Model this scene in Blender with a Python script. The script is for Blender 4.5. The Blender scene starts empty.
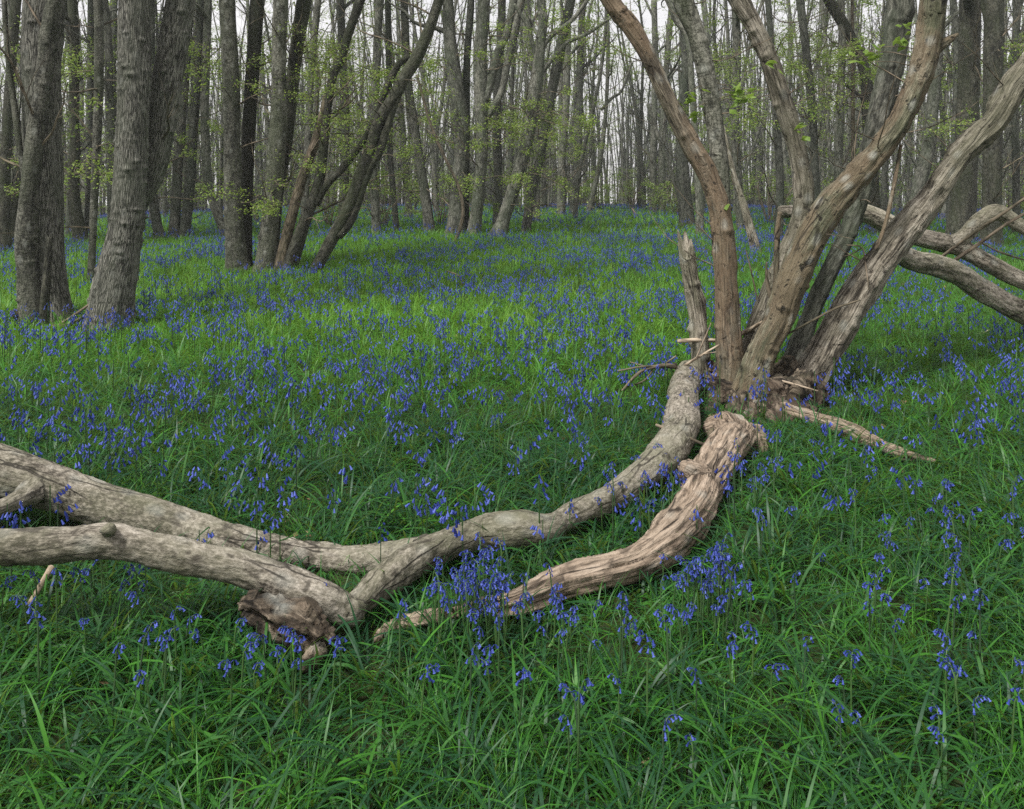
import bpy, math, numpy as np, time
from mathutils import Vector
T0 = time.time()
rng = np.random.default_rng(7)
scene = bpy.context.scene
COL = scene.collection
F, CX, HY, CAMZ = 850.0, 512.0, 204.0, 1.45

# ------------------------------------------------------------------ noise
def _hash(ix, iy, iz, seed):
    h = (ix.astype(np.int64) * 374761393 + iy.astype(np.int64) * 668265263 + iz.astype(np.int64) * 2147483647 + seed * 974634777) & 0xffffffff
    h = ((h ^ (h >> 13)) * 1274126177) & 0xffffffff
    h = ((h ^ (h >> 16)) * 2246822519) & 0xffffffff
    return ((h ^ (h >> 15)) & 0xffff) / 65535.0
def vnoise(p, seed=0):
    p = np.asarray(p, float)
    i = np.floor(p).astype(np.int64); f = p - i
    f = f * f * f * (f * (f * 6 - 15) + 10)
    r = 0
    for dx in (0, 1):
        wx = f[..., 0] if dx else 1 - f[..., 0]
        for dy in (0, 1):
            wy = f[..., 1] if dy else 1 - f[..., 1]
            for dz in (0, 1):
                wz = f[..., 2] if dz else 1 - f[..., 2]
                r = r + wx * wy * wz * _hash(i[..., 0] + dx, i[..., 1] + dy, i[..., 2] + dz, seed)
    return r * 2 - 1
def fbm(p, octv=4, seed=0, gain=.5, lac=2.03):
    p = np.asarray(p, float); a, s, t = 1., 0., 0.
    for o in range(octv):
        s = s + a * vnoise(p, seed + o * 17); t += a; a *= gain; p = p * lac + 11.3
    return s / t
def fbm2(x, y, sc, seed=0, octv=3):
    return fbm(np.stack([x * sc, y * sc, np.zeros_like(x) + .5], -1), octv, seed)
def sstep(a, b, x):
    t = np.clip((x - a) / (b - a), 0, 1); return t * t * (3 - 2 * t)

# ------------------------------------------------------------------ terrain
def gz(x, y):
    x = np.asarray(x, float); y = np.asarray(y, float)
    u = x / np.maximum(y, 1.)
    R = 32 - 8 * sstep(.2, .55, -u) - 4 * sstep(.2, .55, u)
    R = np.where(y < 1, 32, R)
    k = 2.5
    m = -k * np.logaddexp(-y / k, -R / k)
    z = .0385 * m
    sd = .004 + .03 * np.maximum(sstep(.2, .5, -u), sstep(.22, .5, u))
    z = z - sd * 70 * (1 - np.exp(-np.maximum(y - R, 0) / 70)) * sstep(0, 8, y - R)
    z = z + .03 * fbm2(x, y, .55, 3, 3) * sstep(60, 5, np.abs(y)) + .05 * fbm2(x, y, .12, 5, 2)
    return z
def Yg(px, py, off=0.):
    Y = 6.0
    for _ in range(60):
        g = float(gz((px - CX) / F * Y, Y)) + off
        Yn = F * (CAMZ - g) / (py - HY)
        Y = .5 * Y + .5 * min(max(Yn, .5), 70)
    return Y
def wp(px, py, Y):
    return np.array([(px - CX) / F * Y, Y, CAMZ - (py - HY) / F * Y])

# ------------------------------------------------------------------ mesh building
def add_attr(me, name, typ, dom, data):
    a = me.attributes.new(name, typ, dom)
    key = 'vector' if typ == 'FLOAT_VECTOR' else 'value'
    a.data.foreach_set(key, np.ascontiguousarray(data, dtype=np.float32).ravel())
def make_mesh(name, V, quads=None, tris=None, attrs=None, mats=(), mat_idx=None, smooth=True):
    me = bpy.data.meshes.new(name)
    V = np.asarray(V, np.float32)
    nq = 0 if quads is None else len(quads); nt = 0 if tris is None else len(tris)
    me.vertices.add(len(V)); me.vertices.foreach_set('co', V.ravel())
    L = []
    if nq: L.append(np.asarray(quads, np.int32).ravel())
    if nt: L.append(np.asarray(tris, np.int32).ravel())
    L = np.concatenate(L)
    me.loops.add(len(L)); me.loops.foreach_set('vertex_index', L)
    me.polygons.add(nq + nt)
    st = np.concatenate([np.arange(nq) * 4, nq * 4 + np.arange(nt) * 3]).astype(np.int32)
    me.polygons.foreach_set('loop_start', st)
    me.update(calc_edges=True)
    me.polygons.foreach_set('use_smooth', np.full(nq + nt, smooth))
    if mat_idx is not None: me.polygons.foreach_set('material_index', np.asarray(mat_idx, np.int32))
    for k, v in (attrs or {}).items():
        add_attr(me, k, 'FLOAT_VECTOR' if np.ndim(v) == 2 else 'FLOAT', 'POINT', v)
    for m in mats: me.materials.append(m)
    return me
def link(name, me, parent=None):
    o = bpy.data.objects.new(name, me); COL.objects.link(o)
    if parent is not None: o.parent = parent
    return o
def tag(o, label=None, cat=None, group=None, kind=None):
    if label: o['label'] = label
    if cat: o['category'] = cat
    if group: o['group'] = group
    if kind: o['kind'] = kind
    return o
def thing(name, loc, label, cat, group=None):
    o = bpy.data.objects.new(name, None); COL.objects.link(o); o.location = Vector(loc); o.empty_display_size = .2
    return tag(o, label, cat, group)

class MB:
    """collects vertices / quads / tris (+ bark coords, tint) into one mesh"""
    def __init__(s): s.V=[]; s.Q=[]; s.T=[]; s.B=[]; s.C=[]; s.qm=[]; s.tm=[]; s.n=0
    def add(s, V, Q=None, T=None, B=None, C=None, m=0):
        V = np.asarray(V, float); s.V.append(V)
        s.B.append(np.asarray(B, float) if B is not None else V.copy())
        s.C.append(np.asarray(C, float) if C is not None else np.zeros(len(V)))
        if Q is not None and len(Q): s.Q.append(np.asarray(Q) + s.n); s.qm.append(np.full(len(Q), m))
        if T is not None and len(T): s.T.append(np.asarray(T) + s.n); s.tm.append(np.full(len(T), m))
        s.n += len(V)
    def mesh(s, name, mats, origin=(0, 0, 0), smooth=True):
        V = np.concatenate(s.V) - np.asarray(origin)
        Q = np.concatenate(s.Q) if s.Q else None; T = np.concatenate(s.T) if s.T else None
        mi = np.concatenate(s.qm + s.tm)
        return make_mesh(name, V, Q, T, {'bark': np.concatenate(s.B), 'tint': np.concatenate(s.C)}, mats, mi, smooth)
    def build(s, name, mats, parent=None, smooth=True):
        org = np.array(parent.location) if parent is not None else np.zeros(3)
        return link(name, s.mesh(name, mats, org, smooth), parent)

def resample(P, R, step):
    P = np.asarray(P, float); R = np.asarray(R, float)
    if len(P) == 2: P = np.array([P[0], (P[0] + P[1]) / 2, P[1]]); R = np.array([R[0], R.mean(), R[1]])
    A = np.concatenate([P, R[:, None]], 1)
    A = np.concatenate([[2 * A[0] - A[1]], A, [2 * A[-1] - A[-2]]])
    out = []
    for i in range(1, len(A) - 2):
        d = np.linalg.norm(A[i + 1, :3] - A[i, :3]); n = max(1, int(math.ceil(d / step)))
        t = (np.arange(n) / n)[:, None]
        p0, p1, p2, p3 = A[i - 1], A[i], A[i + 1], A[i + 2]
        out.append(.5 * (2 * p1 + (p2 - p0) * t + (2 * p0 - 5 * p1 + 4 * p2 - p3) * t * t + (3 * p1 - p0 - 3 * p2 + p3) * t ** 3))
    out.append(A[-2][None])
    out = np.concatenate(out)
    return out[:, :3], np.maximum(out[:, 3], R.min() * .6)
def frames(P):
    Tn = np.gradient(P, axis=0); Tn /= np.linalg.norm(Tn, axis=1)[:, None] + 1e-9
    u = np.cross(Tn[0], [.3, 1, .2]); u /= np.linalg.norm(u)
    U = np.zeros_like(P)
    for i in range(len(P)):
        u = u - Tn[i] * np.dot(u, Tn[i]); u /= np.linalg.norm(u) + 1e-9; U[i] = u
    return Tn, U, np.cross(Tn, U)
def tube(mb, P, R, nseg=10, step=.1, seed=0, lump=.0, grain=.0, flare=0., flare_len=.25, lobes=0, knobs=0, knob_amp=.01,
         cap=(True, True), m=0, tint=0., spiral=0., smin=0., lumpf=5., jag=0., groove=0.):
    P, R = resample(P, R, step)
    n = len(P); Tn, U, W = frames(P)
    s = np.concatenate([[0], np.cumsum(np.linalg.norm(np.diff(P, axis=0), axis=1))])
    th = np.arange(nseg) / nseg * 2 * np.pi
    S, TH = np.meshgrid(s, th, indexing='ij')
    RR = np.repeat(R[:, None], nseg, 1)
    tw = TH + spiral * S
    off = rng.uniform(0, 50, 3)
    BC = np.stack([np.cos(tw) * RR + off[0], np.sin(tw) * RR + off[1], S + off[2]], -1)
    K = np.ones_like(RR)
    if flare:
        lb = 1 + (.45 * np.cos(lobes * TH + seed) + .2 * np.cos((lobes + 2) * TH + 2 * seed) if lobes else 0)
        K = K + flare * np.exp(-np.maximum(S - smin, 0) / flare_len) * lb
    if lump: K = K + lump * fbm(BC * [lumpf, lumpf, lumpf * .6], 3, seed)
    RR = RR * K
    if grain: RR = RR + grain * fbm(BC * [38, 38, 4.5], 3, seed + 5)
    if groove:
        g = fbm(BC * [17, 17, 1.9], 4, seed + 8); RR = RR + groove * (.6 - 2.4 * np.abs(g))
        g = vnoise(BC * [7, 7, 4.5], seed + 12); RR = RR - groove * 1.3 * sstep(.42, .7, g)
    if knobs:
        rk = np.random.default_rng(seed + 99)
        for _ in range(knobs):
            s0 = rk.uniform(.1, min(s[-1], 4.5)); t0 = rk.uniform(0, 2 * np.pi)
            dt = (TH - t0 + np.pi) % (2 * np.pi) - np.pi
            a = knob_amp * rk.uniform(.4, 1.4); wt = rk.uniform(.02, .05); ws = max(rk.uniform(.010, .02), step * .9)
            RR = RR + a * np.exp(-(dt * RR / wt) ** 2 - ((S - s0) / ws) ** 2)
    V = P[:, None] + RR[..., None] * (np.cos(TH)[..., None] * U[:, None] + np.sin(TH)[..., None] * W[:, None])
    if jag:
        w = sstep(s[-1] - jag * 1.3, s[-1], S)
        V = V + (w * jag * (vnoise(np.stack([np.cos(TH) * 1.7, np.sin(TH) * 1.7, TH * 0], -1) + seed, seed) - .3))[..., None] * Tn[:, None]
    idx = np.arange(n * nseg).reshape(n, nseg)
    nx = np.roll(idx, -1, 1)
    Q = np.stack([idx[:-1], nx[:-1], nx[1:], idx[1:]], -1).reshape(-1, 4)
    Vf = V.reshape(-1, 3); Bf = BC.reshape(-1, 3); Tt = []
    ex = []; exb = []
    for e, k in ((0, 0), (1, n - 1)):
        if cap[e]:
            c = n * nseg + len(ex)
            ex.append(V[k].mean(0) + Tn[k] * (R[k] * .25 * (1 if e else -1) if not jag else -jag * .3)); exb.append(BC[k].mean(0))
            a, b = idx[k], nx[k]
            Tt.append(np.stack([a, b, np.full(nseg, c)], -1) if e else np.stack([b, a, np.full(nseg, c)], -1))
    if ex: Vf = np.concatenate([Vf, ex]); Bf = np.concatenate([Bf, exb])
    mb.add(Vf, Q, np.concatenate(Tt) if Tt else None, Bf, np.full(len(Vf), tint), m)
    return P, R

# ------------------------------------------------------------------ materials
class NT:
    def __init__(s, name):
        s.mat = bpy.data.materials.new(name); s.mat.use_nodes = True
        s.nt = s.mat.node_tree; s.nt.nodes.clear()
    def n(s, typ, ins=None, **kw):
        nd = s.nt.nodes.new(typ)
        for k, v in kw.items(): setattr(nd, k, v)
        for k, v in (ins or {}).items():
            if isinstance(v, bpy.types.NodeSocket): s.nt.links.new(v, nd.inputs[k])
            else: nd.inputs[k].default_value = v
        return nd
    def attr(s, name, out='Vector'): return s.n('ShaderNodeAttribute', attribute_name=name).outputs[out]
    def vscale(s, v, sc): return s.n('ShaderNodeVectorMath', {0: v, 1: sc}, operation='MULTIPLY').outputs[0]
    def noise(s, v, scale, detail=4, rough=.55, dist=0.): return s.n('ShaderNodeTexNoise', {'Vector': v, 'Scale': scale, 'Detail': detail, 'Roughness': rough, 'Distortion': dist}).outputs['Fac']
    def ramp(s, f, stops):
        nd = s.n('ShaderNodeValToRGB', {'Fac': f}); e = nd.color_ramp.elements
        while len(e) < len(stops): e.new(.5)
        for el, (p, c) in zip(e, stops):
            el.position = p; el.color = (*c, 1) if not np.isscalar(c) else (c, c, c, 1)
        return nd.outputs['Color']
    def mix(s, f, a, b, mode='MIX'):
        nd = s.n('ShaderNodeMix', data_type='RGBA', blend_type=mode, clamp_factor=True)
        for k, v in ((0, f), (6, a), (7, b)):
            if isinstance(v, bpy.types.NodeSocket): s.nt.links.new(v, nd.inputs[k])
            else: nd.inputs[k].default_value = v if k == 0 else (*v, 1)
        return nd.outputs[2]
    def math(s, op, a, b=0., c=None):
        d = {0: a, 1: b}
        if c is not None: d[2] = c
        return s.n('ShaderNodeMath', d, operation=op).outputs[0]
    def out(s, sh): s.n('ShaderNodeOutputMaterial', {'Surface': sh}); return s.mat

def bark_mat(name, dark, mid, light, alg=(.09, .11, .05), alg_amt=.4, fiss=(26, 5), fdepth=.6, bump=.012, spots=0., red=None, red_amt=0., grainy=0., fz=None, span=(.2, .85), crack=0.):
    t = NT(name); b = t.attr('bark')
    obi = t.n('ShaderNodeObjectInfo').outputs['Random']
    wob = t.n('ShaderNodeTexNoise', {'Vector': t.vscale(b, (9, 9, 5)), 'Scale': 1., 'Detail': 2.}).outputs['Color']
    bw = t.n('ShaderNodeVectorMath', {0: b, 1: t.vscale(wob, (.035, .035, .05))}, operation='ADD').outputs[0]
    vor = t.n('ShaderNodeTexVoronoi', {'Vector': t.vscale(bw, (fiss[0], fiss[0], fiss[1])), 'Scale': 1.}, feature='DISTANCE_TO_EDGE').outputs['Distance']
    mr = lambda v, a, c: t.n('ShaderNodeMapRange', {'Value': v, 'From Min': a, 'From Max': c}, interpolation_type='SMOOTHSTEP').outputs[0]
    ridge = mr(vor, 0., .22)
    fine = mr(t.noise(t.vscale(b, (85, 85, fz or 16) if not grainy else (75, 75, fz or 4.5)), 1., 5, .7), .3, .7)
    big = mr(t.noise(t.vscale(b, (8, 8, 3.)), 1., 5, .65), .3, .7)
    tot = fdepth + .55 + .45
    h = t.math('ADD', t.math('MULTIPLY', ridge, fdepth / tot), t.math('MULTIPLY', fine, .55 / tot))
    h = t.math('ADD', h, t.math('MULTIPLY', big, .45 / tot))
    col = t.ramp(h, [(span[0], dark), (.5 * (span[0] + span[1]), mid), (span[1], light)])
    col = t.mix(t.math('MULTIPLY', t.ramp(t.noise(t.vscale(b, (3.2, 3.2, 1.3)), 1., 5, .65), [(.42, 0.), (.62, 1.)]), alg_amt), col, alg)
    if red is not None:
        col = t.mix(t.math('MULTIPLY', t.ramp(t.noise(t.vscale(b, (5.5, 5.5, 1.6)), 1., 6, .7), [(.44, 0.), (.54, 1.)]), red_amt), col, red)
    if spots:
        sp = t.noise(t.vscale(b, (13, 13, 9)), 1., 3, .6, .6)
        col = t.mix(t.math('MULTIPLY', t.ramp(sp, [(.60, 0.), (.68, 1.)]), spots), col, tuple(c * .8 for c in dark))
        sp2 = t.noise(t.vscale(b, (34, 34, 24)), 1., 2, .5, .3)
        col = t.mix(t.math('MULTIPLY', t.ramp(sp2, [(.64, 0.), (.72, 1.)]), spots), col, dark)
        h = t.math('SUBTRACT', h, t.math('MULTIPLY', t.ramp(sp, [(.58, 0.), (.68, 1.)]), .5 * spots))
        lich = t.n('ShaderNodeTexVoronoi', {'Vector': t.vscale(bw, (9, 9, 6)), 'Scale': 1.}).outputs['Distance']
        col = t.mix(t.math('MULTIPLY', t.ramp(lich, [(.1, 1.), (.3, 0.)]), spots * .4), col, (.42, .43, .38))
    if crack:
        cv = t.n('ShaderNodeTexVoronoi', {'Vector': t.vscale(bw, (17, 17, 1.5)), 'Scale': 1.}, feature='DISTANCE_TO_EDGE').outputs['Distance']
        cm = t.math('MULTIPLY', t.ramp(cv, [(.012, 1.), (.045, 0.)]), t.ramp(t.noise(t.vscale(b, (6, 6, 2.5)), 1., 3), [(.48, 0.), (.58, crack)]))
        col = t.mix(cm, col, tuple(c * .5 for c in dark)); h = t.math('SUBTRACT', h, t.math('MULTIPLY', cm, .6))
    v = t.math('ADD', .8, t.math('MULTIPLY', obi, .4))
    col = t.n('ShaderNodeHueSaturation', {'Color': col, 'Value': v, 'Saturation': 1.}).outputs[0]
    bp = t.n('ShaderNodeBump', {'Height': h, 'Distance': bump, 'Strength': 1.})
    return t.out(t.n('ShaderNodeBsdfPrincipled', {'Base Color': col, 'Roughness': .85, 'Specular IOR Level': .25, 'Normal': bp.outputs[0]}).outputs[0])

M = {}
M['fissured'] = bark_mat('fissured_bark', (.026, .026, .021), (.138, .134, .11), (.27, .262, .222), alg=(.10, .113, .077), alg_amt=.5, fiss=(100, 4.6), fdepth=1., bump=.014, spots=.5, span=(.26, .8))
M['smooth'] = bark_mat('smooth_grey_bark', (.026, .026, .02), (.108, .107, .084), (.215, .21, .17), alg=(.072, .085, .048), alg_amt=.6, fiss=(14, 34), fdepth=.16, bump=.012, spots=.8, fz=30, span=(.28, .78))
M['dark'] = bark_mat('dark_mossy_bark', (.014, .014, .010), (.044, .044, .032), (.095, .092, .068), alg=(.034, .043, .019), alg_amt=.7, fiss=(14, 12), fdepth=.2, bump=.014, spots=.2, span=(.28, .78))
M['far'] = bark_mat('far_grey_bark', (.032, .032, .026), (.112, .112, .09), (.215, .21, .174), alg=(.07, .086, .053), alg_amt=.65, fiss=(18, 6), fdepth=.3, bump=.016, spots=.5, span=(.28, .78))
M['fardark'] = bark_mat('far_dark_bark', (.021, .022, .017), (.064, .066, .053), (.128, .128, .104), alg=(.048, .061, .039), alg_amt=.65, fiss=(18, 6), fdepth=.3, bump=.016, spots=.3, span=(.28, .78))
M['dead'] = bark_mat('weathered_wood', (.035, .029, .021), (.215, .188, .144), (.40, .36, .29), alg=(.13, .13, .082), alg_amt=.6, fiss=(40, 3.), fdepth=.22, bump=.018, spots=.9, grainy=1, fz=6, span=(.24, .76), crack=.8)
M['mottled'] = bark_mat('mottled_dead_bark', (.024, .021, .014), (.135, .122, .083), (.29, .268, .195), alg=(.10, .106, .06), alg_amt=.7, fiss=(12, 7), fdepth=.15, bump=.02, spots=1., red=(.165, .118, .075), red_amt=.6, grainy=1, fz=8, span=(.26, .76), crack=.7)
M['log'] = bark_mat('smooth_dead_bark', (.065, .056, .042), (.255, .226, .178), (.43, .388, .32), alg=(.145, .148, .088), alg_amt=.7, fiss=(16, 14), fdepth=.04, bump=.006, spots=.75, fz=45, span=(.22, .82), crack=.9)
M['barkless'] = bark_mat('bare_twisted_wood', (.032, .023, .016), (.225, .172, .124), (.365, .292, .222), alg=(.235, .19, .142), alg_amt=.5, fiss=(60, 3.), fdepth=.25, bump=.010, spots=.6, grainy=1, span=(.2, .82), crack=.9)
M['stripped'] = bark_mat('peeling_brown_wood', (.035, .028, .02), (.135, .113, .08), (.26, .22, .16), alg=(.095, .098, .06), alg_amt=.65, fiss=(22, 4), fdepth=.2, bump=.014, spots=.95, red=(.205, .145, .09), red_amt=.6, grainy=1, fz=6, span=(.25, .8), crack=.5)
M['rotten'] = bark_mat('rotten_wood', (.014, .011, .008), (.082, .064, .045), (.235, .19, .14), alg=(.075, .07, .042), alg_amt=.5, fiss=(26, 10), fdepth=.4, bump=.02, spots=.9, red=(.075, .05, .034), red_amt=.5, span=(.28, .8))
M['twig'] = bark_mat('twig_bark', (.03, .023, .016), (.10, .08, .055), (.20, .16, .115), alg_amt=.2, bump=.001)
M['stick'] = bark_mat('bleached_stick', (.10, .075, .05), (.32, .25, .18), (.46, .38, .29), alg_amt=.1, bump=.002)

def leaf_mat(name, c1, c2, c3, trans=.35, rough=.45, spec=.4, sheen=0.):
    t = NT(name); f = t.attr('tint', 'Fac')
    col = t.ramp(f, [(0., c1), (.5, c2), (1., c3)])
    p = t.n('ShaderNodeBsdfPrincipled', {'Base Color': col, 'Roughness': rough, 'Specular IOR Level': spec})
    tr = t.n('ShaderNodeBsdfTranslucent', {'Color': t.mix(.5, col, (.25, .36, .05), 'MIX') if trans > .3 and 'bell' not in name else col})
    return t.out(t.n('ShaderNodeMixShader', {0: trans, 1: p.outputs[0], 2: tr.outputs[0]}).outputs[0])
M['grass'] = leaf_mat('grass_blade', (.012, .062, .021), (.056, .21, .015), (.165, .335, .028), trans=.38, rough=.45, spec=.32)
M['leaf'] = leaf_mat('spring_leaf', (.09, .17, .03), (.19, .29, .05), (.31, .37, .08), trans=.45, rough=.5, spec=.3)
M['bell'] = leaf_mat('bluebell_flower', (.022, .036, .21), (.048, .078, .36), (.115, .155, .52), trans=.3, rough=.5, spec=.25)
M['bellstem'] = leaf_mat('bluebell_stem', (.035, .06, .035), (.05, .11, .03), (.07, .14, .04), trans=.1, rough=.5)
M['litter'] = leaf_mat('dead_leaf', (.10, .065, .035), (.22, .15, .085), (.38, .29, .18), trans=.1, rough=.8, spec=.1)
def ground_mat():
    t = NT('woodland_floor'); g = t.n('ShaderNodeTexCoord').outputs['Object']
    a = t.noise(g, 14., 6, .7); b = t.noise(g, 1.2, 5, .6); c = t.noise(g, 60., 4, .7)
    col = t.ramp(a, [(.3, (.018, .016, .010)), (.55, (.045, .05, .02)), (.8, (.10, .075, .042))])
    col = t.mix(t.ramp(b, [(.35, .25), (.6, .8)]), col, (.035, .07, .018))
    col = t.mix(t.math('MULTIPLY', c, .4), col, (.07, .055, .03))
    bp = t.n('ShaderNodeBump', {'Height': t.math('ADD', a, c), 'Distance': .03})
    return t.out(t.n('ShaderNodeBsdfPrincipled', {'Base Color': col, 'Roughness': .95, 'Specular IOR Level': .1, 'Normal': bp.outputs[0]}).outputs[0])
M['ground'] = ground_mat()

# ------------------------------------------------------------------ ground
ys = np.concatenate([np.linspace(-40, 0, 16)[:-1], np.linspace(0, 16, 130)[:-1], np.linspace(16, 60, 90)[:-1], np.linspace(60, 140, 24)[:-1], np.geomspace(140, 1500, 14)])
xs = np.concatenate([-np.geomspace(1200, 70, 12)[:-1], np.linspace(-70, -14, 60)[:-1], np.linspace(-14, 14, 180)[:-1], np.linspace(14, 70, 60)[:-1], np.geomspace(70, 1200, 12)])
GX, GY = np.meshgrid(xs, ys); nx_, ny_ = len(xs), len(ys)
idx = np.arange(nx_ * ny_).reshape(ny_, nx_)
gme = make_mesh('ground', np.stack([GX, GY, gz(GX, GY)], -1).reshape(-1, 3), np.stack([idx[:-1, :-1], idx[:-1, 1:], idx[1:, 1:], idx[1:, :-1]], -1).reshape(-1, 4), mats=[M['ground']])
tag(link('ground', gme), kind='structure')

# ------------------------------------------------------------------ leaves, twigs
def leaf_batch(mb, P, size, tint, m, flat=.8, rs=rng):
    n = len(P)
    if not n: return
    az = rs.uniform(0, 2 * np.pi, n)
    d = np.stack([np.cos(az), np.sin(az), rs.normal(-.25, .35, n)], -1); d /= np.linalg.norm(d, axis=1)[:, None]
    up = np.stack([rs.normal(0, flat, n), rs.normal(0, flat, n), np.ones(n)], -1)
    sd = np.cross(d, up); sd /= np.linalg.norm(sd, axis=1)[:, None]
    nn = np.cross(sd, d)
    L = size * rs.uniform(.6, 1.3, n)[:, None]
    a = P; b = P + d * L * .45 + sd * L * .34 - nn * L * .06; c = P + d * L - nn * L * .12; e = P + d * L * .45 - sd * L * .34 - nn * L * .06
    mid = P + d * L * .5 + nn * L * .03
    V = np.stack([a, b, c, e, mid], 1).reshape(-1, 3); k = np.arange(n)[:, None] * 5
    T = np.concatenate([k + [0, 1, 4], k + [1, 2, 4], k + [2, 3, 4], k + [3, 0, 4]])
    mb.add(V, None, T, V, np.repeat(tint, 5), m)
def spray(mb, o, d, L, nl, lsize, rs, tm=0, lm=1, thick=.006, tint0=.5):
    d = np.asarray(d, float); d /= np.linalg.norm(d); o = np.asarray(o, float)
    pts = [o]; n = 4
    for i in range(n):
        d = d + rs.normal(0, .16, 3) + [0, 0, -.05]; d /= np.linalg.norm(d); pts.append(pts[-1] + d * L / n)
    pts = np.array(pts)
    tube(mb, pts, np.linspace(thick, thick * .3, len(pts)), 4, L / 5, m=tm, cap=(False, True))
    subs = []
    for i in range(int(4 + L * 4)):
        t = rs.uniform(.25, 1) * n; k = min(int(t), n - 1); p = pts[k] + (pts[k + 1] - pts[k]) * (t - k)
        sd = np.cross(pts[k + 1] - pts[k], [0, 0, 1]); sd /= np.linalg.norm(sd) + 1e-9
        e = (pts[k + 1] - pts[k]) / (L / n) * .6 + sd * rs.choice([-1, 1]) * rs.uniform(.5, 1) + rs.normal(0, .12, 3)
        q = p + e * L * rs.uniform(.15, .38)
        tube(mb, [p, (p + q) / 2 + rs.normal(0, .015, 3), q], [thick * .5, thick * .35, thick * .2], 3, L, m=tm, cap=(False, False))
        subs.append((p, q))
    if nl:
        k = rs.integers(0, len(subs), nl); t = rs.uniform(.2, 1.1, nl)[:, None]
        A = np.array([subs[i][0] for i in k]); B = np.array([subs[i][1] for i in k])
        P = A + (B - A) * t + rs.normal(0, .055, (nl, 3)) * [1, 1, .9]
        leaf_batch(mb, P, lsize, np.clip(tint0 + rs.normal(0, .22, nl), 0, 1), lm, rs=rs)
def limb(mb, o, d, L, r, rs, up=.25, nseg=5, depth=1, m=0):
    """a wandering bare branch with side twigs"""
    d = np.asarray(d, float); d /= np.linalg.norm(d); pts = [np.asarray(o, float)]; n = 6
    for i in range(n):
        d = d + rs.normal(0, .17, 3) + [0, 0, up * .35]; d /= np.linalg.norm(d); pts.append(pts[-1] + d * L / n)
    pts = np.array(pts); rad = r * np.linspace(1, .22, n + 1)
    tube(mb, pts, rad, nseg, L / 10, m=m, cap=(False, True))
    if depth:
        for i in range(int(3 + L * 1.6)):
            k = rs.integers(1, n); e = (pts[k + 1] - pts[k]) if k < n else d
            e = e / np.linalg.norm(e) + rs.normal(0, .55, 3); limb(mb, pts[k], e, L * rs.uniform(.18, .45), rad[k] * .45, rs, .2, 3, depth - 1, m)
    return pts

# ------------------------------------------------------------------ hand-traced stems
GROUND_DISCS = []   # x, y, r where grass does not root
def disc(P, R, lim=.12):
    for p, r in zip(P[::2], R[::2]):
        if p[2] - r < gz(p[0], p[1]) + lim: GROUND_DISCS.append((p[0], p[1], r))
def stem_pts(nodes, Y, dY=0., top=9., taper=.45, sink=.15, curve_up=.25, ground=True, rs=rng):
    """image-traced nodes (px, py, width px) at depth Y (drifting dY per metre of height) -> real points and radii; extended above the frame"""
    P = []; R = []
    z0 = None
    for (px, py, w) in nodes:
        p = wp(px, py, Y)
        if z0 is None: z0 = p[2]
        Yh = Y + dY * (p[2] - z0); p = wp(px, py, Yh); P.append(p); R.append(w * Yh / F / 2)
    if ground:
        g = float(gz(P[0][0], P[0][1])); d0 = P[0] - P[1]; d0 = d0 / max(abs(d0[2]), .1)
        k = np.array([P[0][0] + d0[0] * .12, P[0][1] + d0[1] * .12, min(g, P[0][2]) - sink]); P.insert(0, k); R.insert(0, R[0] * 1.03)
    d = P[-1] - P[-2]; d = d / np.linalg.norm(d); r = R[-1]; r_end = r * taper
    zt = top; ns = 0
    H = zt - P[-1][2]
    if H > .5:
        L = H / max(d[2], .75); n = max(2, int(L / .8))
        for i in range(n):
            d = d + np.array([0, 0, curve_up * .3]) + rs.normal(0, .06, 3); d /= np.linalg.norm(d)
            P.append(P[-1] + d * L / n); R.append(r + (r_end - r) * (i + 1) / n)
    return np.array(P), np.array(R)

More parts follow.
